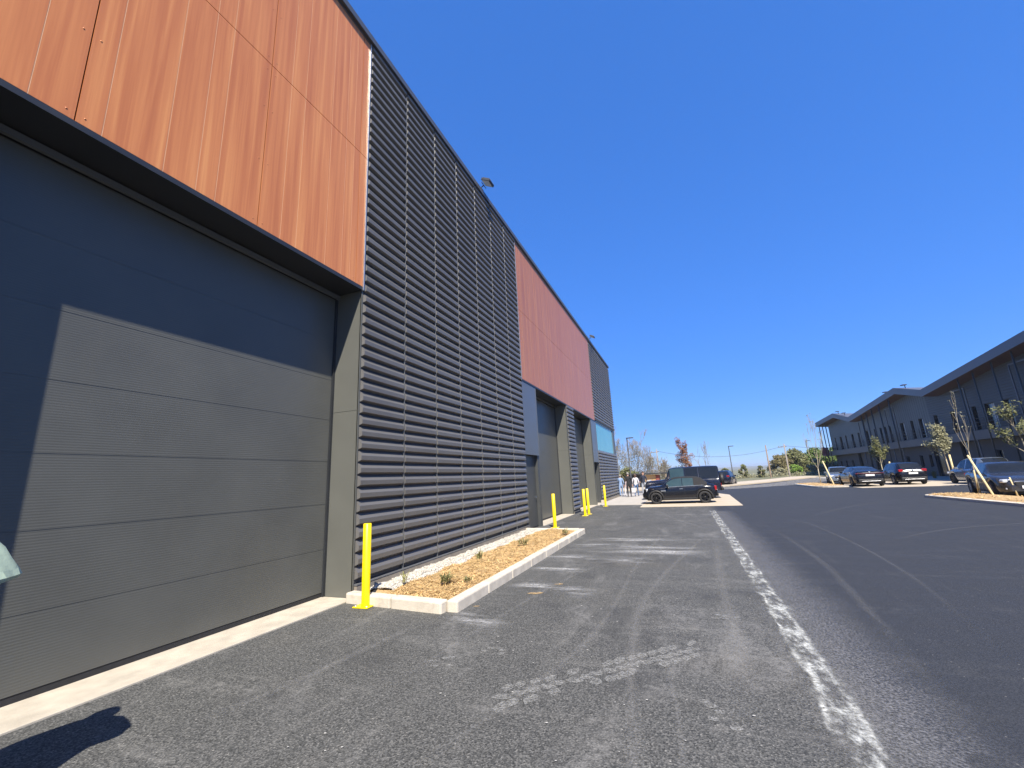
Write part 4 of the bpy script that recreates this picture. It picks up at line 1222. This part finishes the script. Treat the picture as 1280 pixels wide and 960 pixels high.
    for ax in axles:
        for s in (1, -1):
            e = empty('wheel', (ax, s*(wmax-.10), wr), 0, t)
            e.rotation_euler = (RAD(90)*-s, 0, 0)
            if first is None:
                mb = MB(); h = tw/2
                mb.lathe([(wr*.68, -h), (wr*.93, -h), (wr, -h*.7), (wr, h*.7), (wr*.93, h), (wr*.70, h), (wr*.66, h*.9)], 32, m=0); ty = mb.build('tyre', M['rubber'], e)
                mb = MB(); mb.lathe([(wr*.69, h*.95), (wr*.64, h*.8), (wr*.62, -h*.2), (0, -h*.2)], 32, m=1)
                mb.lathe([(wr*.16, h*.55), (wr*.14, h*.9), (0, h*.92)], 14)
                for k in range(sp.get('spokes', 5)):
                    R_ = Matrix.Rotation(2*math.pi*k/sp.get('spokes', 5), 4, 'Z')
                    for dd in (-.03, .03):
                        pa = [R_ @ Vector(p) for p in ((0, dd*1.2-.012, h*.85), (0, dd*1.2+.012, h*.85), (wr*.66, dd+.018, h*.9), (wr*.66, dd-.018, h*.9), (0, dd*1.2-.012, h*.4), (0, dd*1.2+.012, h*.4), (wr*.66, dd+.018, h*.4), (wr*.66, dd-.018, h*.4))]
                        i = mb.add(pa)
                        for q in ((0, 3, 2, 1), (0, 4, 7, 3), (1, 2, 6, 5)): mb.face([i+z for z in q])
                rm = mb.build('rim', [M[sp.get('rim', 'rim')], M['rubber']], e)
                first = (ty, rm)
            else:
                for o in first:
                    c = o.copy(); c.parent = e; COL.objects.link(c)
    # front and rear furniture: (name, x, y, z, sx, sy, sz, material, mirrored, yaw)
    for (nm, x, y, z, sx, sy, sz, mt, mir, yaw) in sp['bits']:
        for s in ((1, -1) if mir else (1,)):
            mb = MB(); mb.obox(Matrix.Translation((x, s*y, z)) @ Matrix.Rotation(s*yaw, 4, 'Z'), sx, sy, sz)
            mb.build(nm, M[mt], t, bevel=min(sx, sy, sz)*.3)
    return t

# --- small black convertible hatch with soft top (faces -X in the world)
mini = dict(L=3.86, W=1.73, wheel_r=.31, axles=(1.22, -1.27), sill=.24, paint='black_paint', mats=None, tyre_w=.19, rim='rim_dark', spokes=5, arch_trim=True,
    top=[(-1.93, .62), (-1.90, .80), (-1.80, .95), (-1.62, 1.00), (-1.45, 1.08), (-1.15, 1.33), (-.85, 1.40), (-.3, 1.415), (.15, 1.39), (.42, 1.30), (.86, 1.00), (1.0, .965), (1.4, .92), (1.72, .84), (1.86, .74), (1.93, .55)],
    belt=[(-1.93, .7), (-1.7, .88), (-1.2, .925), (0, .90), (.9, .875), (1.4, .83), (1.93, .5)],
    plan=[(-1.93, .60), (-1.85, .72), (-1.6, .82), (-1.2, .86), (0, .85), (1.2, .865), (1.55, .83), (1.8, .70), (1.93, .52)],
    roof_w=[(-1.6, .62), (-1.0, .60), (.3, .60), (.9, .66)], under=[(-1.93, .38), (-1.6, .25), (1.6, .22), (1.93, .30)],
    side_win=[(-.78, -.22), (-.19, .62)], wind=(.40, .86), rear=(-1.46, -1.18), soft=(-1.46, .36), side_mats={0: 'glass_teal', 1: 'glass_teal'}, chrome_line='chrome', cl_ext=.5, handles=(-.12,), handle_mat='chrome', mirror=.58, mirror_mat='black_paint', door_gaps=(.72, -.30),
    bits=[('headlight', 1.66, .60, .72, .20, .24, .22, 'lens', True, .5), ('grille', 1.92, 0, .48, .05, .95, .20, 'blacktrim', False, 0), ('taillight', -1.83, .665, .76, .12, .16, .24, 'red', True, .5), ('number_plate', -1.935, 0, .62, .02, .5, .11, 'plate', False, 0),
          ('bumper', -1.90, 0, .42, .12, 1.25, .18, 'blacktrim', False, 0), ('side_vent', .80, .862, .70, .26, .012, .07, 'chrome', True, 0), ('bonnet_stripe', 1.30, .34, .943, .5, .06, .012, 'chrome', True, 0), ('sill_trim', -.02, .845, .27, 1.75, .03, .09, 'blacktrim', True, 0)])
for nm, M_ in (('roof', 0),): pass
make_car('convertible_car', 'small black convertible with folded-up black soft top, parked side-on on the pale paving', (4.66, 26.35, .02), RAD(180), mini, 'cars parked beside the workshop')

# --- big boxy off-road car
suv = dict(L=4.75, W=1.93, wheel_r=.40, axles=(1.50, -1.38), sill=.46, paint='navy_paint', mats=None, tyre_w=.25, rim='rim_dark', spokes=5, arch_trim=True,
    top=[(-2.37, 1.0), (-2.36, 1.86), (-2.28, 1.96), (-1.5, 1.985), (.2, 1.985), (.62, 1.95), (.72, 1.90), (1.02, 1.30), (1.10, 1.245), (2.0, 1.20), (2.30, 1.17), (2.37, 1.0)],
    belt=[(-2.37, 1.2), (0, 1.20), (1.1, 1.18), (2.37, 1.0)],
    plan=[(-2.37, .86), (-2.2, .90), (0, .91), (2.0, .90), (2.37, .84)],
    roof_w=[(-2.37, .76), (.7, .76), (1.1, .82)],
    side_win=[(-2.28, -1.12), (-1.07, -.25), (-.2, .70)], wind=(.70, 1.04), rear=(-2.375, -2.34), side_mats={2: 'glass_teal'}, chrome_line=None, handles=(-.1, -.95), mirror=.80, door_gaps=(.85, -.22, -1.1),
    bits=[('headlight', 2.36, .66, .95, .08, .24, .24, 'lens', True, 0), ('grille', 2.37, 0, .95, .05, .95, .26, 'blacktrim', False, 0), ('bumper', 2.42, 0, .58, .18, 1.8, .24, 'blacktrim', False, 0), ('taillight', -2.38, .78, .80, .04, .10, .2, 'red', True, 0),
          ('bumper', -2.43, 0, .58, .16, 1.8, .22, 'blacktrim', False, 0), ('indicator', 2.15, .80, 1.21, .18, .08, .06, 'lens', True, 0), ('number_plate', -2.52, .45, .62, .02, .52, .11, 'plate', False, 0)])
q_ = .94
for key in ('top', 'belt', 'plan', 'roof_w'): suv[key] = [(x*q_, v) for x, v in suv[key]]
suv['L'] *= q_; suv['axles'] = tuple(a*q_ for a in suv['axles']); suv['side_win'] = [(a*q_, b*q_) for a, b in suv['side_win']]
for key in ('wind', 'rear'): suv[key] = tuple(a*q_ for a in suv[key])
suv['bits'] = [(b[0], b[1]*q_, *b[2:]) for b in suv['bits']]; suv['handles'] = (-.1, -.9); suv['mirror'] = .75; suv['door_gaps'] = (.80, -.21, -1.03)
sv = make_car('offroad_car', 'big boxy black off-road car with rear spare wheel, behind the convertible', (4.83, 30.4, .02), RAD(180), suv, 'cars parked beside the workshop')
mb = MB(); mb.lathe([(0, -.12), (.30, -.12), (.37, -.09), (.37, .09), (.32, .12), (0, .12)], 28, Matrix.Translation((-2.37, .05, 1.12)) @ Matrix.Rotation(RAD(90), 4, 'Y'))
mb.build('spare_wheel', M['blacktrim'], sv)

# --- saloons and hatchbacks on the far parking
def saloon(L, W, H, paint, kind='saloon', **kw):
    l = L/2
    if kind == 'saloon':
        top = [(-l, .62), (-l+.05, .98), (-l+.25, 1.06), (-l+.62, 1.09), (-l+1.45, H-.07), (-l+2.0, H), (-l+2.5, H-.01), (-l+2.85, H-.07), (l-1.30, 1.0), (l-1.1, .96), (l-.45, .84), (l-.10, .70), (l, .5)]
        sw = [(-l+1.05, -l+1.95), (-l+2.03, -l+3.02)]; wi = (-l+2.85, l-1.30); re = (-l+.68, -l+1.5)
        if kw.get('fast'):
            top = [(-l, .70), (-l+.04, 1.02), (-l+.20, 1.10), (-l+.40, 1.13), (-l+1.35, H-.06), (-l+2.0, H), (-l+2.5, H-.01), (-l+2.85, H-.07), (l-1.30, 1.0), (l-1.1, .96), (l-.45, .84), (l-.10, .70), (l, .5)]
            re = (-l+.46, -l+1.4)
    else:
        top = [(-l, .75), (-l+.06, 1.0), (-l+.16, 1.12), (-l+.62, H-.07), (-l+.95, H-.01), (-l+1.7, H), (-l+2.2, H-.02), (-l+2.55, H-.09), (l-1.15, 1.05), (l-.95, 1.0), (l-.4, .88), (l-.10, .74), (l, .5)]
        sw = [(-l+.80, -l+1.12), (-l+1.2, -l+1.95), (-l+2.03, -l+2.85)]; wi = (-l+2.55, l-1.15); re = (-l+.18, -l+.64)
    h = W/2-.02
    d = dict(L=L, W=W, wheel_r=.335, axles=(l-.92, -l+.98), sill=.26, paint=paint, mats=None, rim=kw.get('rim', 'rim'), spokes=7,
        top=top, belt=[(-l, .92), (-l+.8, 1.0), (0, .96), (l-1.2, .93), (l-.5, .80), (l, .5)],
        plan=[(-l, h-.20), (-l+.12, h-.10), (-l+.5, h-.01), (0, h), (l-.9, h-.01), (l-.4, h-.08), (l-.12, h-.22), (l, h-.36)],
        roof_w=[(-l, h-.26), (0, h-.27), (l-1.2, h-.16)], under=[(-l, .36), (-l+.4, .27), (l-.4, .25), (l, .30)], side_win=sw, wind=wi, rear=re,
        chrome_line='chrome', handles=(sw[-1][0]+.08, sw[-2][0]+.1), mirror=sw[-1][1]-.16, door_gaps=(sw[-1][0]-.04, sw[-1][1]+.08, sw[-2][0]+.03), bits=[])
    d['bits'] = [('number_plate', -l-.012, 0, .80, .02, .52, .12, 'plate', False, 0), ('bumper', -l+.02, 0, .42, .12, 1.45, .20, 'blacktrim', False, 0),
        ('bumper_trim', -l-.035, 0, .38, .03, 1.1, .035, 'rim', False, 0), ('grille', l-.02, 0, .58, .05, .80, .16, 'blacktrim', False, 0), ('grille_trim', l-.005, 0, .68, .04, .84, .03, 'chrome', False, 0),
        ('headlight', l-.19, h-.30, .70, .16, .40, .14, 'lens', True, -.62), ('air_intake', l-.03, 0, .36, .05, 1.0, .12, 'blacktrim', False, 0), ('fog_light', l-.13, .60, .40, .06, .16, .07, 'lens', True, -.4), ('number_plate', l+.018, 0, .46, .02, .5, .11, 'plate', False, 0)]
    if kw.get('bar'): d['bits'] += [('taillight', -l+.01, 0, .93, .04, 1.35, .06, 'red_dim', False, 0), ('taillight', -l+.06, .74, .93, .08, .22, .08, 'red_dim', True, .3)]
    elif kind == 'saloon': d['bits'] += [('taillight', -l+.05, h-.26, .88, .10, .34, .16, 'red', True, .3)]
    else: d['bits'] += [('taillight', -l+.10, h-.24, 1.0, .14, .30, .18, 'red', True, .3), ('badge', -l+.03, 0, 1.0, .02, .12, .10, 'chrome', False, 0), ('tailgate_trim', -l+.0, 0, .9, .03, .56, .02, 'rim_dark', False, 0)]
    d['bits'] += [('badge', -l+.015, 0, 1.0, .03, .10, .09, 'chrome', False, 0)] if kind == 'saloon' else []
    return d
pg = 'cars parked in front of the office building'
N90 = RAD(90)
make_car('saloon_car', 'shiny black fastback saloon seen from behind, with a wide red tail-light bar and white plate', (17.55, 41.0, .014), N90+RAD(-2), saloon(4.85, 1.90, 1.44, 'black_paint', fast=True, bar=True, rim='rim_dark'), pg)
make_car('hatchback_car', 'black hatchback with two separate red tail lights, right of the black saloon', (20.35, 41.6, .014), N90+RAD(-2), saloon(4.35, 1.84, 1.60, 'black_paint', 'hatch', rim='rim'), pg)
make_car('saloon_car', 'pale grey-blue car facing the camera, left of the black saloon', (17.95, 47.2, .014), -N90+RAD(-12), saloon(4.5, 1.80, 1.48, 'silver_paint'), pg)
make_car('saloon_car', 'light blue-grey car behind the dark grey saloon, rear window towards us', (23.2, 38.0, .014), N90+RAD(-1), saloon(4.5, 1.85, 1.66, 'silver_paint', 'hatch', rim='rim_dark'), pg)
make_car('saloon_car', 'dark grey saloon facing the camera beside the near island, headlights in the sun', (18.05, 25.5, .004), -N90-RAD(13), saloon(4.7, 1.84, 1.47, 'grey_paint'), pg)
make_car('hatchback_car', 'small dark car far off by the lamp post, behind the off-road car', (9.3, 54.6, .004), N90+RAD(-15), saloon(4.1, 1.8, 1.62, 'navy_paint', 'hatch'), 'cars parked beside the workshop')

# ------------------------------------------------------------------ PEOPLE
def person(label, loc, rz, H, top, legs, hair, hair_len, pose, shoe='shoe', sleeve=None, build=1.0):
    """one continuous skinned body in metres for H=1.75, facing +Y"""
    t = thing('person', label, 'person', loc, rz, 'people by the off-road car' if loc[1] > 10 else None)
    k = H/1.75
    J = {}; E = []; R_ = {}
    def j(n, p, r, par=None):
        J[n] = Vector(p)*k; R_[n] = r*k
        if par: E.append((par, n))
    st = pose.get('stride', .12)
    j('pelvis', (0, 0, .95), (.145*build))
    j('belly', (0, .0, 1.10), .135*build, 'pelvis'); j('chest', (0, -.01, 1.30), .155*build, 'belly'); j('collar', (0, -.01, 1.44), .10, 'chest'); j('neck', (0, 0, 1.52), .052, 'collar'); j('chin', (0, .012, 1.585), .072, 'neck'); j('head', (0, .012, 1.655), .092, 'chin'); j('crown', (0, .0, 1.70), .066, 'head')
    for s, nm in ((-1, 'l'), (1, 'r')):
        f = st*s
        j('hip'+nm, (s*.095, 0, .88), .095*build, 'pelvis'); j('knee'+nm, (s*.105, f*.6+.02, .49), .060, 'hip'+nm); j('ankle'+nm, (s*.105, f, .095), .038, 'knee'+nm); j('heel'+nm, (s*.105, f-.02, .04), .035, 'ankle'+nm); j('toe'+nm, (s*.12, f+.17, .032), .028, 'heel'+nm)
        j('sho'+nm, (s*.185, -.01, 1.41), .062*build, 'collar')
        el, ha = pose.get(nm, ((s*.25, -.03, 1.13), (s*.26, .06, .90)))
        j('elb'+nm, el, .045, 'sho'+nm); j('wri'+nm, ha, .029, 'elb'+nm)
        d = (Vector(ha)-Vector(el)).normalized(); j('palm'+nm, Vector(ha)+d*.075, .034, 'wri'+nm)
        sd = d.cross(Vector((0, 1, .2))).normalized()
        fw = d.cross(sd)
        for q in range(4):
            b = Vector(ha)+d*.09+fw*(.017*(q-1.5)); ln_ = (.065, .075, .07, .055)[q]
            j('fa%d' % q+nm, b+d*ln_*.5, .010, 'palm'+nm); j('fb%d' % q+nm, b+d*ln_*.9-sd*.02*s, .008, 'fa%d' % q+nm)
        j('tha'+nm, Vector(ha)+d*.04+fw*.04, .011, 'palm'+nm); j('thb'+nm, Vector(ha)+d*.085+fw*.055, .009, 'tha'+nm)
    names = list(J); me = bpy.data.meshes.new('body'); me.from_pydata([tuple(J[n]) for n in names], [(names.index(a), names.index(b)) for a, b in E], [])
    o = bpy.data.objects.new('body', me); COL.objects.link(o)
    sk = o.modifiers.new('skin', 'SKIN'); sk.use_smooth_shade = True
    for v, n in zip(me.skin_vertices[0].data, names): v.radius = (R_[n], R_[n]*(.72 if n in ('chest', 'belly', 'pelvis', 'collar') else 1)); v.use_root = n == 'pelvis'
    sb = o.modifiers.new('sub', 'SUBSURF'); sb.levels = 2; sb.render_levels = 2
    dg = bpy.context.evaluated_depsgraph_get(); m2 = bpy.data.meshes.new_from_object(o.evaluated_get(dg))
    o.modifiers.clear(); o.data = m2; bpy.data.meshes.remove(me)
    for mt in (M['skin'], M[top], M[legs], M[shoe]): m2.materials.append(mt)
    bones = [(a, b) for a, b in E]
    def cls(n):
        if n[:2] in ('fa', 'fb', 'th') or n.startswith('palm') or n in ('chin', 'head', 'crown', 'neck'): return 0
        if n.startswith(('heel', 'toe')): return 3
        if n.startswith(('hip', 'knee', 'ankle')): return 2
        if n == 'pelvis': return 2
        return 1
    for p in m2.polygons:
        c = p.center; best = 9; bn = None
        for a, b in bones:
            A, Bv = J[a], J[b]; d = Bv-A; tt = max(0, min(1, (c-A).dot(d)/d.length_squared)); q = (A+d*tt-c).length-(R_[a]*(1-tt)+R_[b]*tt)*.8
            if q < best: best = q; bn = b if cls(b) != 1 or tt > .15 else (a if cls(a) == 1 else b)
        ci = cls(bn)
        if ci == 2 and c.z > .97*k: ci = 1
        if ci == 1 and c.z < .86*k and abs(c.x) < .19*k: ci = 2
        p.material_index = ci; p.use_smooth = True
    o.parent = t
    # hair, face
    mb = MB(); hc = J['head']+Vector((0, -.012, .03))*k
    R3 = Matrix.Translation(hc)
    prof = [(0, .105), (.045, .098), (.078, .072), (.098, .03), (.10, -.02)] + ([(.10, -.07), (.095, -.16), (.075, -.26), (.03, -.30)] if hair_len else [(.088, -.055)])
    n = 16; rings = []
    for r, z in prof:
        row = []
        for q in range(n):
            a = 2*math.pi*q/n; y = math.sin(a)*r*1.08; zz = z
            front = max(0, math.sin(a))
            if z < .06: y = y*(1-.55*front) if z < .02 else y
            row.append((hc.x+math.cos(a)*r*k, hc.y+y*k-(.04*front*k if z < 0 else 0), hc.z+(zz+ (.05*front if z < .0 else 0))*k))
        rings.append(mb.add(row))
    for a, b in zip(rings, rings[1:]):
        for q in range(n): mb.face((a+q, b+q, b+(q+1) % n, a+(q+1) % n), 0, True)
    mb.build('hair', M[hair], t, fixn=True)
    mb = MB(); hp = J['head']
    mb.tube([hp+Vector((0, .088, .012))*k, hp+Vector((0, .115, -.022))*k], [.009*k, .016*k], 6)
    mb.build('nose', M['skin'], t)
    for s in (-1, 1):
        mb = MB(); mb.lathe([(0, .008), (.010, .003), (.012, -.004)], 8, Matrix.Translation(hp+Vector((s*.034, .086, .008))*k) @ Matrix.Rotation(RAD(-90), 4, 'X'))
        mb.build('eye', M['suit'], t)
        mb = MB(); mb.lathe([(0, -.01), (.028, -.006), (.024, .008), (0, .008)], 8, Matrix.Translation(hp+Vector((s*.092, 0, -.005))*k) @ Matrix.Rotation(RAD(90), 4, 'Y')); mb.build('ear', M['skin'], t)
    mb = MB(); mb.box(-.022*k, .022*k, .083*k, .095*k, -.006*k, .004*k); mb.v = [(x+hp.x, y+hp.y-.006*k, z+hp.z-.052*k) for x, y, z in mb.v]; mb.build('mouth', M['redbrown'], t)
    return t
person('person in pale blue jacket and light jeans walking closest to the louvre wall', (.22, 35.6, .03), RAD(8), 1.66, 'paleblue', 'paleblue', 'hair_grey', False, dict(stride=.14), 'shoe')
person('small person in white and pink clothes between the blue jacket and the black suit', (.52, 36.4, .03), RAD(-10), 1.32, 'pinkcloth', 'whitecloth', 'hair_brown', True, dict(stride=.1))
person('person in a black suit with grey hair walking away from the camera', (1.0, 34.2, .03), RAD(4), 1.80, 'suit', 'suit', 'hair_grey', False, dict(stride=.10), build=1.08)
person('person with long brown hair, white top and blue jeans walking away', (1.46, 34.9, .03), RAD(-6), 1.66, 'whitecloth', 'denim_dark', 'hair_brown', True, dict(stride=.12))
person('person in dark jacket and grey trousers facing us beside the car bonnet', (1.92, 36.6, .03), RAD(165), 1.82, 'navy', 'greycloth', 'hair_brown', False, dict(stride=.08, r=((.30, .02, 1.15), (.22, .22, 1.02))), build=1.05)
# white carrier bag in a hand
mb = MB(); mb.extr([(-.14, 0), (.14, 0), (.17, .34), (-.15, .36)], 'y', -.06, .06); 
bag = mb.build('carrier_bag', M['whitecloth'], bevel=.02); bag.location = (1.26, 34.78, .32)
tag(bag, 'white carrier bag hanging beside the person in blue jeans', 'bag')
mb = MB()
for yy in (-.05, .05): mb.tube([(-.07, yy, .35), (-.03, yy*.4, .49), (.05, yy*.4, .49), (.08, yy, .345)], .008, 6)
mb.build('handle', M['whitecloth'], bag)
# the person whose sleeve shows at the picture's left edge (the rest stands outside the frame)
pn = person('person in a pale mint rain cape beside the big door, only a fold in view', (1.12, 1.10, .0), RAD(42), 1.80, 'mint', 'denim', 'hair_brown', False,
       dict(stride=.03, r=((.30, -.02, 1.27), (.19, .10, 1.06)), l=((-.30, -.02, 1.27), (-.19, .10, 1.06))), build=1.15)
# wide crumpled rain cape over the bent arms, flared to broaden its ground shadow
mb = MB(); rng = random.Random(77); n = 48; rows = []
prof = [(1.60, .10, .10), (1.57, .17, .14), (1.52, .25, .17), (1.45, .315, .19), (1.38, .355, .20), (1.32, .385, .21), (1.285, .40, .21), (1.262, .385, .205), (1.25, .33, .20), (1.20, .29, .20), (1.05, .275, .21), (.88, .28, .22)]
for z, rx, ry in prof:
    row = []
    for q in range(n):
        a = 2*math.pi*q/n
        f = 1+.035*mn.noise((math.cos(a)*3, math.sin(a)*3, z*9))+.02*math.sin(9*a+z*14)
        row.append((math.cos(a)*rx*f, math.sin(a)*ry*f, z+.012*mn.noise((a*2, z*3, 5))))
    rows.append(mb.add(row))
for k_, (a, b) in enumerate(zip(rows, rows[1:])):
    for q in range(n): mb.face((a+q, b+q, b+(q+1) % n, a+(q+1) % n), 0, k_ < 5)
jk = mb.build('rain_cape', M['mint'], pn); 
md = jk.modifiers.new('thickness', 'SOLIDIFY'); md.thickness = .006

# ------------------------------------------------------------------ CAMERA
F = Vector((215, 110, 530)).normalized()
U = Vector((-116, -2331, 530)).normalized(); U = (U-F*U.dot(F)).normalized()
Rr = F.cross(U)
right = Vector((Rr.x, F.x, U.x)); upv = -Vector((Rr.y, F.y, U.y)); back = -Vector((Rr.z, F.z, U.z))
cam = bpy.data.cameras.new('camera'); co = bpy.data.objects.new('camera', cam); COL.objects.link(co)
co.matrix_world = Matrix(((right.x, upv.x, back.x, 5.05), (right.y, upv.y, back.y, 0), (right.z, upv.z, back.z, 1.68), (0, 0, 0, 1)))
cam.sensor_width = 36; cam.lens = 530/1280*36; cam.clip_start = .05; cam.clip_end = 20000
S.camera = co

# ------------------------------------------------------------------ AIR
HAZE = .0003
if HAZE:
    mb = MB(); mb.box(-4020, 4020, -4020, 6020, -3.2, 48)
    m, nt, bs, out = new_mat('air'); nt.nodes.remove(bs)
    vp = nt.nodes.new('ShaderNodeVolumePrincipled'); vp.inputs['Color'].default_value = (.80, .88, .97, 1); vp.inputs['Density'].default_value = HAZE; vp.inputs['Anisotropy'].default_value = .2
    nt.links.new(vp.outputs[0], out.inputs['Volume'])
    tag(mb.build('haze', m), kind='stuff')

# ------------------------------------------------------------------ LIGHT
sv_ = Vector((1, -1.95, 2.63)).normalized()          # towards the sun
sun = bpy.data.lights.new('sun', 'SUN'); sun.energy = 5.0; sun.angle = RAD(.5); sun.color = (1, .93, .82)
so = bpy.data.objects.new('sun', sun); COL.objects.link(so); so.rotation_euler = sv_.to_track_quat('Z', 'Y').to_euler()
SKY_GAIN = 7.0
W = bpy.data.worlds.new('World'); S.world = W; W.use_nodes = True
nt = W.node_tree; k = NT(nt)
sky = k.n('TexSky', sky_type='NISHITA'); sky.sun_disc = False
sky.sun_elevation = math.asin(sv_.z); sky.sun_rotation = math.atan2(sv_.x, sv_.y)
sky.altitude = 0; sky.air_density = .5; sky.dust_density = 0; sky.ozone_density = 6
# the camera's own range compression of the clear sky: colour / (brightness + c)
sp_ = k.n('SeparateColor'); k.l(sky.outputs[0], sp_.inputs[0])
vmax = k.math('MAXIMUM', k.math('MAXIMUM', sp_.outputs[0], sp_.outputs[1]), sp_.outputs[2])
sc_ = k.math('DIVIDE', SKY_GAIN, k.math('ADD', vmax, 1.5))
vm = k.n('VectorMath', operation='SCALE'); k.l(sky.outputs[0], vm.inputs[0]); k.l(sc_, vm.inputs['Scale'])
hs = k.n('HueSaturation'); hs.inputs['Saturation'].default_value = 1.17
k.l(vm.outputs[0], hs.inputs['Color'])
tint = k.mix(1.0, hs.outputs[0], (1.0, .955, 1.07), 'MULTIPLY')
bg = nt.nodes['Background']; k.l(tint, bg.inputs[0]); bg.inputs[1].default_value = .10
S.view_settings.view_transform = 'Standard'; S.view_settings.look = 'None'; S.view_settings.exposure = 1.0; S.view_settings.gamma = 1
S.view_settings.use_curve_mapping = False
S.cycles.max_bounces = 8; S.cycles.use_denoising = True
S.render.engine = 'CYCLES'
